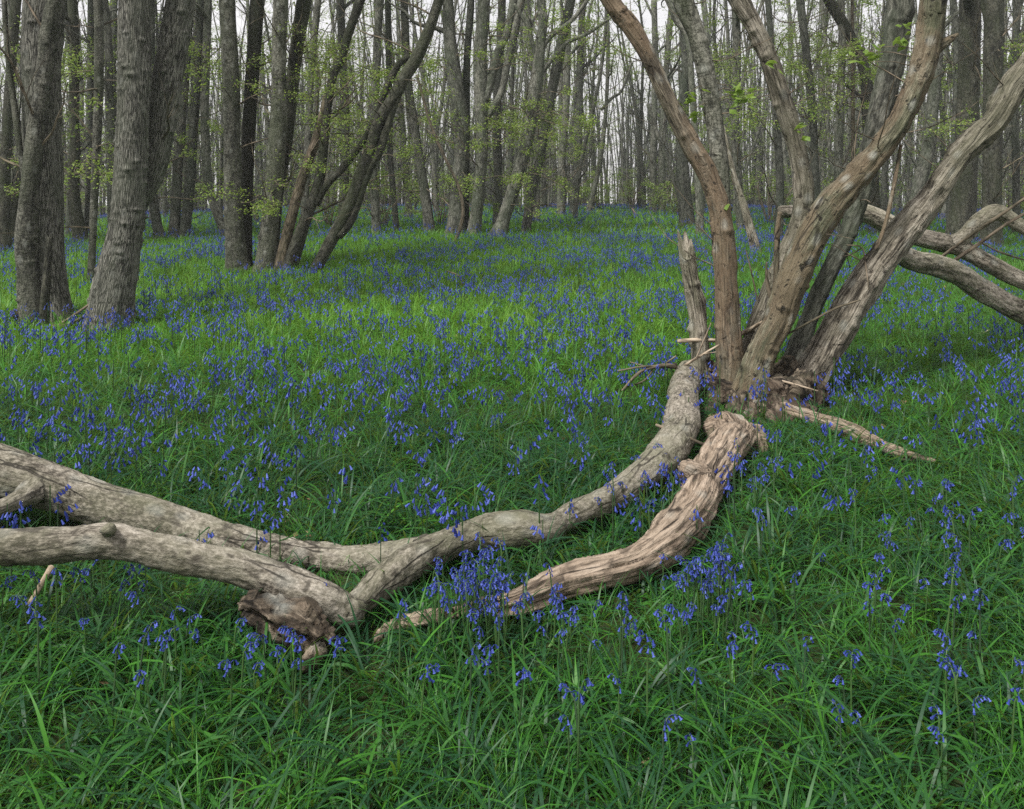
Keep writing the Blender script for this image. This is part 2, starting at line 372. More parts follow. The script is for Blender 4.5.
def traced_tree(name, label, cat, base, stems, crown=None, group=None, limbs=3):
    """stems: list of dict(n=nodes, mat, dY, part, ...)"""
    rs = np.random.default_rng(abs(hash(label)) % 1000 if False else sum(map(ord, label)))
    Y = base[2] if len(base) > 2 else Yg(base[0], base[1])
    root = thing(name, wp(base[0], base[1], Y), label, cat, group)
    axes = []
    for st in stems:
        mb = MB(); Ys = Y + st.get('oY', 0)
        P, R = stem_pts(st['n'], Ys, st.get('dY', 0), st.get('top', 9.), ground=st.get('ground', True), rs=rs)
        near = Y < 9
        P2, R2 = tube(mb, P, R, st.get('seg', 44 if near else (24 if Y < 14 else 16 if Y < 20 else 10)), st.get('step', .014 if near else (.03 if Y < 14 else .08 if Y < 20 else .15)),
                      seed=int(rs.integers(1000)), lump=st.get('lump', .09), grain=st.get('grain', .006 if near else 0), flare=st.get('flare', .35), flare_len=.18, lobes=3,
                      knobs=st.get('knobs', 0), knob_amp=st.get('ka', .02), smin=.1, jag=st.get('jag', 0), groove=st.get('groove', 0))
        for (bn, w) in st.get('branches', []):
            pb, rb = stem_pts([(x, y, ww) for (x, y, ww) in bn], Ys, st.get('dY', 0), top=-9, ground=False); tube(mb, pb, rb, 8, .05, lump=.1)
        if P[-1][2] > 5:
            for i in range(limbs):
                k = int(rs.uniform(.55, .98) * (len(P2) - 1)); az = rs.uniform(0, 6.28)
                limb(mb, P2[k], [math.cos(az), math.sin(az), rs.uniform(.5, 1.2)], rs.uniform(1.2, 2.6), R2[k] * .5, rs)
        part = mb.build(st.get('part', 'stem'), [M[st.get('mat', 'smooth')]], root)
        if st.get('label'): part['label'] = st['label']
        disc(P2[:40], R2[:40]); axes.append((P2, R2))
    if crown:
        mb = MB()
        for (px, py, n, spread) in crown:
            for i in range(int(n * 1.8)):
                x, y = px + rs.normal(0, spread * 1.25), py + rs.normal(0, spread * .9)
                o = wp(x, y, Y + rs.normal(0, .7)); az = rs.uniform(0, 6.28)
                # grow the spray from the nearest stem point
                a = min(axes, key=lambda A: np.min(np.linalg.norm(A[0] - o, axis=1)))
                k = int(np.argmin(np.linalg.norm(a[0] - o, axis=1))); q = a[0][k]
                d = o - q; L = np.linalg.norm(d)
                if L > .45: tube(mb, [q, q + d * .5 + [0, 0, .06 * L], o - d / L * .2], [.009, .007, .005], 4, .3, m=0)
                spray(mb, o - d / (L + 1e-6) * .25, d + [0, 0, .02], rs.uniform(.5, .95), int(rs.integers(60, 120)), .036 if Y < 16 else .047, rs, tint0=.6)
        for A, R_ in axes:
            for i in range(7 if Y > 9 else 3):
                k = int(np.searchsorted(A[:, 2], rs.uniform(1., 5.5))) if A[-1][2] > 3 else -1
                if 0 < k < len(A):
                    az = rs.uniform(0, 6.28); limb(mb, A[k], [math.cos(az), math.sin(az), rs.uniform(.1, .9)], rs.uniform(.7, 1.9), min(.016, R_[k] * .3), rs, .2, 4, 1)
        # upper crown above the frame
        for A, R_ in axes:
            if A[-1][2] < 6: continue
            for i in range(16):
                k = int(rs.uniform(.6, 1) * (len(A) - 1)); az = rs.uniform(0, 6.28)
                spray(mb, A[k], [math.cos(az), math.sin(az), .4], rs.uniform(.8, 1.7), 70, .055, rs, tint0=.5)
        mb.build('crown', [M['twig'], M['leaf']], root, smooth=False)
    return root, axes

S = lambda n, **k: dict(n=n, **k)
# --- left pair (fissured trunk with a smooth crooked stem across it)
traced_tree('tree', 'grey ridged trunk at the edge with a smooth crooked stem crossing its front', 'tree', (46, 322), [
    S([(48, 322, 40), (44, 240, 37), (43, 160, 36), (41, 80, 36), (45, 0, 38)], mat='fissured', knobs=50, part='trunk'),
    S([(31, 322, 21), (28, 270, 20), (27, 235, 20), (29, 200, 18), (33, 160, 18), (38, 120, 16), (43, 85, 15), (48, 40, 15), (54, 0, 13)], mat='smooth', oY=-.2, knobs=40, lump=.16,
      branches=[([(29, 190, 7), (24, 172, 6), (20, 150, 6), (15, 110, 6), (8, 60, 5), (4, 0, 5)], 0)]),
    S([(44, 318, 8), (46, 285, 8), (48, 262, 7), (50, 236, 5)], mat='dark', oY=-.36, top=-9, part='stub', flare=.2, lump=.2, jag=.03),
], crown=[(70, 110, 0, 14)])
traced_tree('tree', 'thick pale fissured trunk leaning from the grass with a dark second stem behind it', 'tree', (108, 332), [
    S([(108, 332, 44), (113, 300, 40), (119, 270, 37), (126, 225, 32), (131, 160, 31), (134, 80, 31), (135, 0, 30)], mat='fissured', knobs=110, part='trunk', flare=.22),
    S([(98, 326, 24), (106, 275, 20), (124, 225, 22), (149, 180, 24), (158, 148, 26), (163, 110, 28), (171, 60, 29), (181, 0, 28)], mat='fissured', oY=.3, knobs=90, lump=.13),
], crown=[(185, 70, 0, 12)])
# --- multi-stemmed coppice
traced_tree('coppice_tree', 'many stemmed coppice clump with curved dark stems fanning out over the grass', 'tree', (275, 271), [
    S([(238, 270, 21), (234, 220, 18), (232, 140, 16), (231, 80, 16), (227, 0, 16)], knobs=70),
    S([(247, 260, 10), (247, 200, 11), (248, 140, 13), (252, 80, 13), (257, 0, 14)], mat='dark', oY=.3),
    S([(265, 270, 20), (270, 219, 18), (277, 150, 18), (279, 100, 15), (279, 50, 14), (281, 0, 15)], knobs=60, mat='smooth'),
    S([(272, 264, 12), (277, 200, 12), (285, 150, 12), (291, 100, 13), (295, 60, 13), (304, 0, 15)], mat='dark', oY=.35),
    S([(281, 265, 12), (287, 235, 11), (296, 200, 10), (305, 170, 9), (316, 140, 9), (322, 115, 7), (326, 95, 5)], mat='twig', top=-9, label='peeling reddish brown stem'),
    S([(289, 269, 14), (300, 235, 13), (311, 205, 11), (319, 180, 10), (324, 145, 9), (329, 100, 8), (333, 75, 9), (341, 60, 8), (347, 38, 9), (354, 18, 9), (360, 0, 10)], mat='dark', oY=-.1, lump=.13,
      branches=[([(316, 205, 8), (322, 192, 8), (330, 181, 8), (341, 170, 8), (353, 155, 7), (364, 140, 7), (373, 122, 7), (382, 100, 7), (390, 80, 8), (399, 64, 7), (409, 56, 6)], 0)]),
    S([(313, 274, 12), (326, 250, 12), (338, 228, 12), (350, 205, 13), (361, 175, 13), (370, 150, 12), (379, 122, 12), (393, 98, 12), (404, 78, 12), (417, 57, 12), (430, 27, 11), (439, 0, 10)], mat='dark', oY=-.3, flare=.15,
      branches=[([(338, 236, 10), (348, 225, 9), (356, 208, 9), (362, 188, 9), (370, 168, 9), (380, 150, 9), (387, 128, 8), (393, 108, 8), (402, 88, 6)], 0)]),
], crown=[(320, 70, 12, 18), (370, 120, 10, 20), (235, 60, 6, 14), (345, 160, 8, 18), (262, 195, 5, 10), (410, 60, 4, 14)])
# --- centre trees
traced_tree('tree', 'slim curved trunk standing just beyond the fanned dark coppice stems', 'tree', (430, 234), [S([(430, 234, 11), (426, 200, 10), (419, 160, 10), (413, 120, 10), (408, 80, 8), (404, 0, 8)], mat='far')], crown=[(420, 110, 6, 14)])
traced_tree('coppice_tree', 'forked grey coppice clump in the middle with upright stems and yellow green leaves', 'tree', (466, 236), [
    S([(455, 236, 18), (458, 190, 15), (462, 150, 15), (461, 119, 16), (455, 80, 15), (450, 40, 13), (448, 0, 11)], mat='far'),
    S([(464, 234, 10), (466, 150, 8), (466, 110, 8), (467, 60, 7), (471, 0, 7)], mat='fardark', oY=.3),
    S([(473, 236, 14), (478, 200, 12), (482, 150, 12), (481, 99, 14), (480, 59, 14), (483, 20, 13), (484, 0, 13)], mat='far',
      branches=[([(485, 100, 10), (492, 75, 10), (498, 52, 9), (506, 36, 8), (511, 15, 8), (515, -10, 8)], 0), ([(484, 122, 7), (493, 108, 7), (502, 90, 7), (507, 65, 8), (512, 45, 8), (517, 20, 8), (523, -10, 8)], 0)]),
], crown=[(500, 120, 10, 12), (470, 180, 6, 14), (440, 60, 5, 14), (500, 40, 6, 16)])
traced_tree('coppice_tree', 'leaning forked grey tree in the middle with long bare side branches', 'tree', (500, 237), [
    S([(498, 237, 15), (505, 215, 13), (512, 195, 13), (518, 175, 13), (525, 150, 13), (530, 125, 13), (534, 99, 13), (537, 78, 13), (541, 40, 10), (543, 20, 10), (541, 0, 9)], mat='far', flare=.5,
      branches=[([(539, 78, 6), (545, 68, 5), (556, 55, 4), (568, 42, 4), (585, 35, 4), (602, 24, 3), (618, 12, 3)], 0), ([(542, 52, 6), (545, 44, 5), (555, 33, 5), (570, 22, 5), (582, 8, 4), (592, -8, 4)], 0), ([(537, 72, 4), (533, 45, 4), (527, 25, 4), (514, 4, 3)], 0)]),
    S([(526, 229, 9), (532, 190, 10), (540, 150, 12), (546, 120, 11), (552, 90, 10), (559, 55, 11), (566, 22, 10), (571, 0, 9)], mat='fardark', oY=.8),
], crown=[(540, 122, 12, 14), (525, 180, 7, 16), (560, 30, 7, 18), (575, 120, 5, 10)])
traced_tree('dead_pole', 'thin pale dead pole bent against the middle coppice clump', 'dead pole', (455, 243), [S([(455, 243, 4), (463, 215, 3.5), (459, 188, 3), (446, 160, 3), (431, 125, 3), (417, 75, 2.5)], mat='twig', top=-9, flare=0)])
traced_tree('tree', 'twin trunked grey tree beside the leaning forked tree at the far edge of bluebells', 'tree', (562, 217), [
    S([(561, 217, 9), (562, 160, 8), (566, 100, 8), (568, 0, 7)], mat='far'), S([(573, 215, 9), (577, 170, 8), (579, 120, 8), (580, 60, 7), (583, 0, 7)], mat='fardark')], crown=[(570, 140, 8, 12)])
traced_tree('tree', 'slender grey pole leaning into the bright gap at the far wood edge', 'tree', (588, 214), [S([(588, 214, 6), (594, 190, 5), (600, 160, 5), (606, 110, 4), (608, 50, 4), (607, 0, 4)], mat='far',
      branches=[([(601, 110, 3), (612, 98, 3), (622, 90, 2.5), (632, 62, 2)], 0)])], crown=[(600, 195, 6, 10), (612, 60, 5, 12)])
traced_tree('coppice_tree', 'pale double trunk standing in far bluebells by the bright gap', 'tree', (657, 214), [
    S([(653, 214, 8), (653, 160, 7), (655, 60, 6), (654, 0, 6)], mat='far'), S([(662, 215, 8), (662, 150, 7), (667, 60, 6), (672, 0, 6)], mat='far')], crown=[(672, 190, 7, 9)])
traced_tree('tree', 'thick dark trunk rising just behind the orange peeling stem', 'tree', (688, 228), [S([(688, 228, 15), (684, 190, 14), (682, 150, 12), (683, 100, 10), (686, 60, 9), (682, 0, 9)], mat='fardark')], crown=[(690, 120, 5, 12)])
traced_tree('dead_pole', 'pale bent dead pole leaning across the thick dark trunk', 'dead pole', (684, 226), [S([(684, 226, 5), (680, 200, 5), (669, 165, 4.5), (656, 130, 4), (648, 104, 4)], mat='far', top=-9, flare=0, oY=-.3)])
traced_tree('tree', 'pale slim straight trunk partly hidden by the orange peeling stem', 'tree', (700, 237), [S([(700, 237, 8), (699, 190, 8), (696, 150, 7), (692, 90, 6), (688, 40, 6), (676, 20, 6), (668, 0, 6)], mat='far')])
traced_tree('dead_pole', 'broken lichen spotted dead trunk leaning behind the upright grey stem', 'dead trunk', (757, 254), [S([(757, 254, 11), (750, 228, 9), (742, 200, 7), (735, 178, 5), (729, 155, 5), (722, 125, 4)], mat='dead', top=-9, flare=0)])
traced_tree('tree', 'brown slim trunk seen between the upright stem and pale curved stem', 'tree', (778, 246), [S([(778, 246, 9), (780, 180, 8), (776, 120, 7), (772, 60, 6), (768, 0, 6)], mat='fardark')], crown=[(765, 100, 7, 14)])
# --- trees behind the stool, right
traced_tree('tree', 'thick dark straight trunk nearer of the twin dark trunks above the fallen boughs', 'tree', (961, 244), [S([(961, 244, 28), (964, 190, 24), (968, 110, 21), (970, 0, 20)], mat='dark')], crown=[(950, 120, 4, 10)])
traced_tree('tree', 'dark straight trunk with bark collar, slimmer of the twin dark trunks', 'tree', (991, 250), [S([(991, 250, 20), (992, 180, 18), (993, 90, 18), (994, 0, 18)], mat='dark', branches=[([(990, 45, 5), (984, 12, 4), (978, -12, 4)], 0)])], crown=[(1010, 60, 5, 10)])
traced_tree('tree', 'grey slim trunk visible in the crook of the two great leaning stems', 'tree', (906, 238), [S([(906, 238, 12), (918, 190, 12), (928, 150, 13), (933, 100, 12), (938, 50, 10), (942, 0, 10)], mat='far')])
traced_tree('tree', 'dark curved trunk arching behind the pale thick stem of the stool', 'tree', (876, 236), [S([(876, 236, 13), (872, 180, 13), (868, 110, 12), (865, 72, 11), (855, 45, 10), (841, 20, 11), (829, 0, 11)], mat='dark', branches=[([(868, 103, 4), (850, 88, 3), (829, 74, 3)], 0)])], crown=[(850, 60, 10, 16), (800, 40, 6, 14)])
traced_tree('sapling', 'thin straight brown sapling rising behind the leaning mottled stem', 'sapling', (853, 236), [S([(853, 236, 4), (853, 160, 4), (853, 80, 3.5), (852, 0, 3)], mat='twig', flare=0)], crown=[(862, 75, 4, 8)])
for lab, n, mt in [
    ('dark mossy trunk at the very edge behind the crooked smooth stem', [(4, 254, 13), (4, 200, 11), (6, 150, 10), (10, 80, 9), (16, 0, 10)], 'dark'),
    ('dark trunk curving outward low behind the ridged edge trunk', [(12, 248, 13), (14, 210, 12), (22, 165, 9), (28, 110, 9), (30, 0, 8)], 'dark'),
    ('green grey swept trunk between the two large left trunks', [(82, 242, 14), (74, 200, 12), (75, 150, 10), (74, 100, 9), (75, 50, 9), (72, 0, 9)], 'dark'),
    ('thin pale brown trunk with a dark foot beside the thick leaning trunk', [(91, 284, 7), (93, 230, 7), (96, 160, 8), (99, 80, 9), (98, 0, 9)], 'smooth'),
    ('dark upright trunk half hidden by the thin pale brown trunk', [(88, 238, 8), (90, 160, 8), (91, 80, 8), (92, 0, 8)], 'fardark'),
    ('slim dark pole rising just before the thick pale leaning trunk', [(113, 232, 5), (113, 150, 5), (114, 60, 5), (115, 0, 5)], 'fardark'),
    ('short leaning dark trunk foot right under the forked dark second stem', [(160, 241, 10), (154, 205, 9), (150, 150, 9), (151, 60, 8), (150, 0, 8)], 'fardark'),
    ('grey trunk with flared foot beyond the dark second stem', [(174, 240, 12), (176, 200, 10), (179, 150, 10), (186, 60, 9), (190, 0, 8)], 'far'),
    ('greenish grey trunk close beside the flared grey trunk', [(184, 240, 10), (190, 180, 10), (194, 120, 9), (199, 50, 9), (202, 0, 9)], 'fardark'),
    ('curved grey trunk bowing in front of the coppice clump from behind', [(228, 240, 9), (216, 210, 9), (208, 180, 9), (205, 120, 9), (206, 60, 8), (208, 0, 8)], 'far'),
    ('slim pole seen through the coppice clump between its upright stems', [(304, 238, 8), (306, 180, 8), (309, 120, 7), (312, 60, 7), (318, 0, 7)], 'far'),
    ('upright grey trunk behind the crossing curved dark stems', [(340, 236, 8), (344, 190, 9), (345, 120, 9), (343, 60, 8), (340, 0, 8)], 'fardark'),
    ('grey trunk behind the longest leaning coppice stem', [(377, 236, 9), (375, 200, 9), (372, 150, 9), (376, 70, 8), (380, 0, 8)], 'far'),
    ('slim dark trunk alone in bluebells past the longest leaning stem', [(397, 233, 6), (394, 200, 6), (390, 150, 6), (389, 80, 6), (388, 0, 6)], 'fardark'),
    ('greenish pole behind the forked middle clump', [(497, 228, 9), (498, 170, 9), (497, 120, 9), (500, 50, 8), (502, 0, 8)], 'fardark'),
    ('upright grey pole behind the leaning forked tree', [(536, 224, 8), (537, 170, 8), (541, 120, 7), (530, 50, 7), (527, 0, 7)], 'far'),
    ('grey pole rising between the upright stem and the pale curved stem', [(741, 233, 8), (738, 180, 8), (735, 120, 8), (737, 60, 8), (735, 0, 8)], 'far'),
    ('dark pole behind the pale curved stem of the broken stool', [(818, 238, 8), (815, 170, 8), (812, 110, 8), (806, 50, 8), (800, 0, 8)], 'fardark'),
    ('green tinged pole just beyond the pale curved stem', [(836, 236, 8), (838, 170, 8), (840, 110, 8), (842, 50, 7), (841, 0, 7)], 'far'),
    ('dark thin pole beside the twin dark trunks', [(950, 232, 7), (953, 170, 7), (956, 110, 7), (957, 50, 7), (953, 0, 7)], 'fardark'),
    ('thin pole at the outer edge beyond the twin dark trunks', [(1016, 236, 7), (1016, 160, 7), (1014, 80, 7), (1018, 0, 7)], 'fardark'),
]:
    traced_tree('tree', lab, 'tree', n[0][:2], [S(n, mat=mt, part='trunk', flare=.3)], crown=[(n[2][0], n[2][1], 3, 14), (n[-1][0], 60, 8 if n[0][0] > 700 else 4, 18)])
print('traced', time.time() - T0)

# ------------------------------------------------------------------ the broken stool with leaning stems
KY = Yg(745, 392)
stool, kax = traced_tree('coppice_stool', 'broken old coppice stool with thick bare stems leaning out in a fan', 'tree', (750, 396, KY), [
    S([(731, 374, 27), (728, 320, 23), (725, 260, 23), (720, 210, 22), (708, 175, 20), (694, 150, 19), (678, 120, 18), (662, 85, 17), (646, 52, 17), (628, 22, 18), (611, 0, 18)], mat='stripped', knobs=40, ka=.011, oY=-.05, groove=.006, label='orange brown peeling stem leaning over to the gap'),
    S([(724, 235, 14), (722, 210, 17), (720, 170, 17), (717, 140, 16), (711, 100, 17), (703, 60, 17), (697, 35, 17), (684, 0, 19)], mat='smooth', knobs=60, ka=.011, ground=False, flare=0, oY=-.03),
    S([(748, 372, 24), (757, 335, 24), (770, 300, 24), (786, 260, 23), (798, 230, 22), (803, 195, 21), (799, 160, 18), (790, 125, 19), (779, 90, 18), (768, 55, 18), (752, 22, 19), (739, 0, 20)], mat='dead', knobs=40, ka=.011, oY=.12, groove=.006, label='pale curved stem bending back to the upright stem'),
    S([(752, 388, 30), (766, 345, 29), (779, 319, 30), (792, 280, 29), (811, 240, 29), (832, 205, 30), (855, 180, 28), (882, 148, 26), (902, 119, 25), (919, 79, 24), (928, 45, 25), (932, 20, 23), (933, 0, 23)], mat='mottled', oY=-.22, knobs=50, ka=.011, lump=.2, groove=.014,
      branches=[([(930, 52, 16), (944, 43, 11), (952, 38, 7), (958, 34, 3)], 0)], label='thick mottled stem with a broken spur'),
    S([(790, 372, 20), (798, 345, 20), (810, 315, 17), (828, 275, 17), (850, 228, 18), (864, 180, 20), (874, 140, 22), (884, 100, 24), (893, 60, 24), (899, 20, 24), (901, 0, 24)], mat='far', oY=.3, knobs=60, ka=.011, lump=.14, groove=.008),
    S([(795, 402, 36), (815, 370, 33), (838, 330, 31), (867, 280, 30), (896, 239, 30), (928, 200, 28), (957, 160, 27), (993, 120, 25), (1018, 79, 24), (1050, 40, 22)], mat='dead', oY=-.02, knobs=50, ka=.011, lump=.2, groove=.016, label='stoutest dead stem leaning low and outward'),
    S([(702, 378, 20), (699, 340, 18), (695, 300, 17), (691, 275, 16), (687, 252, 16), (685, 238, 14)], mat='dead', oY=.15, top=-9, part='snag', knobs=20, ka=.011, jag=.14, lump=.18, flare=.2, groove=.008),
    S([(773, 318, 5), (776, 280, 5), (777, 240, 5), (780, 212, 4)], mat='stripped', oY=-.15, top=-9, part='shoot', flare=0, ground=False),
    S([(776, 312, 4), (770, 295, 4), (767, 278, 3), (767, 262, 1.5)], mat='twig', oY=-.2, top=-9, part='shoot', flare=0, ground=False),
], crown=None, limbs=2)
# root plate of the stool
def fuse(tubes, voxel, smooth=5, disp=(), seed=0):
    """tubes: list of (P, R, nseg); union by voxel remesh, then bark-wise relief. returns V, Q, bark"""
    mb = MB(); ax = []
    for k, (P, R) in enumerate(tubes):
        p, r = tube(mb, P, R, 20, .03); s = np.concatenate([[0], np.cumsum(np.linalg.norm(np.diff(p, axis=0), axis=1))])
        Tn, U, W = frames(p); ax.append((p, r, s + k * 7, Tn, U, W))
    o = link('fuse_tmp', mb.mesh('fuse_tmp', []))
    m = o.modifiers.new('r', 'REMESH'); m.mode = 'VOXEL'; m.voxel_size = voxel
    m = o.modifiers.new('s', 'SMOOTH'); m.factor = .5; m.iterations = smooth
    dg = bpy.context.evaluated_depsgraph_get(); dg.update()
    e = o.evaluated_get(dg); me = e.to_mesh()
    n = len(me.vertices); V = np.empty(n * 3); me.vertices.foreach_get('co', V); V = V.reshape(-1, 3)
    N = np.empty(n * 3); me.vertex_normals.foreach_get('vector', N); N = N.reshape(-1, 3)
    nl = len(me.loops); lv = np.empty(nl, np.int32); me.loops.foreach_get('vertex_index', lv)
    ls = np.empty(len(me.polygons), np.int32); me.polygons.foreach_get('loop_start', ls)
    lt = np.empty(len(me.polygons), np.int32); me.polygons.foreach_get('loop_total', lt)
    q = ls[lt == 4]; Q = lv[q[:, None] + np.arange(4)]; t = ls[lt == 3]; Tt = lv[t[:, None] + np.arange(3)]
    e.to_mesh_clear(); bpy.data.objects.remove(o, do_unlink=True)
    best = np.full(n, 1e9); B = np.zeros((n, 3))
    for (p, r, s, Tn, U, W) in ax:
        for c in range(0, n, 20000):
            v = V[c:c + 20000]; d = np.linalg.norm(v[:, None] - p[None], axis=2); k = d.argmin(1); dm = d[np.arange(len(v)), k] / r[k]
            w = v - p[k]; th = np.arctan2((w * W[k]).sum(1), (w * U[k]).sum(1))
            b = np.stack([np.cos(th) * r[k], np.sin(th) * r[k], s[k] + (w * Tn[k]).sum(1)], -1)
            up = dm < best[c:c + 20000]; best[c:c + 20000][up] = dm[up]; B[c:c + 20000][up] = b[up]
    D = np.zeros(n)
    for (amp, sc, octv, ridged) in disp:
        f = fbm(B * np.array(sc), octv, seed); D += amp * ((1 - 2 * np.abs(f) * 1.6) if ridged else f)
    V = V + N * D[:, None]
    return V, Q, Tt, B
def fused(name, mat, parent, *a, **k):
    V, Q, Tt, B = fuse(*a, **k)
    org = np.array(parent.location) if parent is not None else 0
    me = make_mesh(name, V - org, Q, Tt if len(Tt) else None, {'bark': B, 'tint': np.zeros(len(V))}, [mat])
    return link(name, me, parent)
def gp(px, py, off=0., dz=0.):
    Y = Yg(px, py, off); p = wp(px, py, Y); p[2] += dz; return p
def gtube(nodes, lift=.8, up=0.):
    """a log lying on the ground: nodes (px, py of the middle, width px) -> points and radii"""
    P, R = [], []
    for (px, py, w) in nodes:
        r = .06
        for _ in range(4):
            Y = Yg(px, py, r * lift + up); r = w * Y / F / 2
        P.append(wp(px, py, Y)); R.append(r)
    return np.array(P), np.array(R)
def ytube(nodes):
    P = np.array([wp(px, py, Y) for px, py, w, Y in nodes]); R = np.array([w * Y / F / 2 for px, py, w, Y in nodes]); return P, R
base_t = []
for a, b, r1, r2 in [((702, 392), (745, 398), 16, 20), ((745, 398), (800, 405), 20, 24), ((728, 388), (735, 372), 17, 14), ((755, 395), (760, 372), 20, 14), ((800, 402), (812, 380), 20, 15), ((775, 405), (768, 385), 18, 15), ((712, 390), (716, 408), 12, 7), ((742, 400), (738, 418), 14, 7), ((775, 405), (782, 425), 15, 8), ((728, 398), (706, 414), 12, 5), ((790, 408), (815, 424), 13, 5), ((750, 405), (752, 424), 12, 5), ((738, 388), (752, 358), 16, 8), ((778, 392), (792, 362), 16, 9), ((716, 385), (700, 366), 13, 9)]:
    A = gp(*a); Bp = wp(b[0], b[1], A[1] if b[1] < a[1] else Yg(*b)); base_t.append((np.array([A, (A + Bp) / 2 + [0, 0, .01], Bp]), np.array([r1, (r1 + r2) / 2, r2]) * .98 * KY / F))
ob = fused('stool_base', M['rotten'], stool, base_t, .012, 3, [(.04, (9, 9, 9), 4, False), (.022, (34, 34, 14), 3, True)], 5)
for (P, R) in base_t: disc(*[a for a in resample(P, R * .95, .05)], 9)
# fresh leaf shoots on the stool stems
mb = MB(); rs = np.random.default_rng(3)
for (px, py, dx, n) in [(689, 92, -1, 7), (694, 108, -1, 9), (748, 95, 1, 8), (740, 100, 1, 6), (722, 205, 1, 3), (906, 40, 1, 8), (866, 62, -1, 7), (876, 48, -1, 6), (800, 130, 1, 6), (735, 90, 1, 5), (905, 28, 1, 4), (768, 64, 1, 5), (860, 52, -1, 5)]:
    o = wp(px, py, KY - .05)
    a = min(kax, key=lambda A: np.min(np.linalg.norm(A[0] - o, axis=1))); q = a[0][int(np.argmin(np.linalg.norm(a[0] - o, axis=1)))]
    tube(mb, [q, (q + o) / 2 + [0, -.03, .02], o], [.004, .003, .002], 4, .1, m=0)
    leaf_batch(mb, o + rs.normal(0, .03, (n, 3)), .075, np.clip(rs.normal(.35, .15, n), 0, 1), 1, flat=.6, rs=rs)
for (A, R_) in kax[:6]:
    for i in range(5):
        k = int(rs.uniform(.25, .8) * len(A)) if A[-1][2] < 4 else int(np.searchsorted(A[:, 2], rs.uniform(.9, 3.)))
        if k < len(A): az = rs.uniform(0, 6.28); limb(mb, A[k], [math.cos(az), math.sin(az) * .7, rs.uniform(.0, .9)], rs.uniform(.25, .8), .0055, rs, .15, 4, 1)
mb.build('crown', [M['twig'], M['leaf']], stool, smooth=False)

# ------------------------------------------------------------------ fallen logs
Mn = gtube([(690, 372, 26), (684, 389, 29), (683, 409, 34), (680, 430, 37), (664, 456, 36), (641, 477, 32), (612, 497, 27), (577, 512, 24), (548, 528, 27), (518, 529, 34), (479, 533, 32), (439, 548, 32), (405, 566, 34), (382, 582, 31), (363, 598, 26), (347, 611, 24)], 1., .055)
YM = Mn[0][-1][1]
N1 = ytube([(358, 612, 22, YM), (346, 610, 26, YM), (332, 604, 29, YM - .01), (319, 597, 32, YM - .02), (279, 581, 33, YM - .03), (240, 567, 33, YM - .04), (200, 559, 32, YM - .05), (150, 549, 34, YM - .06), (110, 541, 36, YM - .07), (60, 544, 35, YM - .08), (0, 547, 37, YM - .09), (-70, 552, 36, YM - .1), (-150, 560, 34, YM - .1)])
YB = Mn[0][11][1]
N2 = ytube([(440, 548, 28, YB), (400, 557, 28, YB + .02), (350, 560, 27, YB + .06), (300, 556, 28, YB + .12), (250, 546, 31, YB + .18), (200, 533, 34, YB + .24), (150, 517, 37, YB + .28), (100, 504, 40, YB + .32), (50, 487, 44, YB + .34), (0, 472, 50, YB + .36), (-70, 450, 50, YB + .38), (-160, 425, 46, YB + .4)])
N3 = ytube([(40, 488, 28, YB + .3), (24, 496, 20, YB + .2), (10, 504, 19, YB + .12), (-12, 513, 20, YB + .06), (-60, 530, 20, YB - .05)])
log = thing('fallen_log', (Mn[0][10][0], Mn[0][10][1], float(gz(Mn[0][10][0], Mn[0][10][1]))), 'long smooth grey fallen log forking into two raised limbs over the grass', 'fallen log')
kn = [((107, 533), 12, YM - .09)]
knots = [(np.array([wp(a[0], a[1], Y), wp(a[0] + 1, a[1] - 3, Y - .02), wp(a[0] + 2, a[1] - 5, Y - .05)]), np.array([r, r * .8, r * .5]) * Y / F / 1.6) for a, r, Y in kn]
fused('trunk', M['log'], log, [Mn, N1, N2, N3] + knots, .0075, 6, [(.015, (7, 7, 4), 4, False), (.006, (22, 22, 13), 3, False), (.002, (60, 60, 24), 2, True)], 11)
for LG, lim in ((Mn, .06), (N1, .05), (N2, .26)):
    p, r = resample(*LG, .05); disc(p, r * .9, lim)
O1 = gtube([(747, 434, 18), (736, 438, 30), (720, 460, 35), (704, 487, 36), (690, 515, 38), (664, 543, 36), (634, 562, 32), (600, 573, 29), (560, 585, 27), (518, 603, 26), (479, 611, 21), (420, 621, 13), (400, 625, 8), (386, 632, 4), (374, 642, 2)], .9, .03)
O2 = (np.array([O1[0][1], wp(728, 428, O1[0][1][1] + .12), wp(712, 432, O1[0][1][1] + .2)]), np.array([.1, .085, .07]))
O3 = (np.array([O1[0][0], wp(756, 452, O1[0][0][1] - .05), wp(752, 468, O1[0][0][1] - .1)]), np.array([.085, .06, .03]))
O4 = (np.array([wp(700, 478, O1[0][3][1]), wp(686, 469, O1[0][3][1] - .03), wp(681, 466, O1[0][3][1] - .03)]), np.array([.07, .04, .02]))
bl = thing('barkless_log', (O1[0][6][0], O1[0][6][1], float(gz(O1[0][6][0], O1[0][6][1]))), 'curved barkless log of twisted pinkish brown wood lying in the grass', 'fallen log')
fused('trunk', M['barkless'], bl, [O1, O2, O3, O4], .007, 3, [(.018, (11, 11, 3), 3, False), (.010, (34, 34, 2.4), 3, True), (.005, (75, 75, 5), 2, True)], 23)
p, r = resample(O1[0], O1[1], .05); disc(p, r * .85, .06)
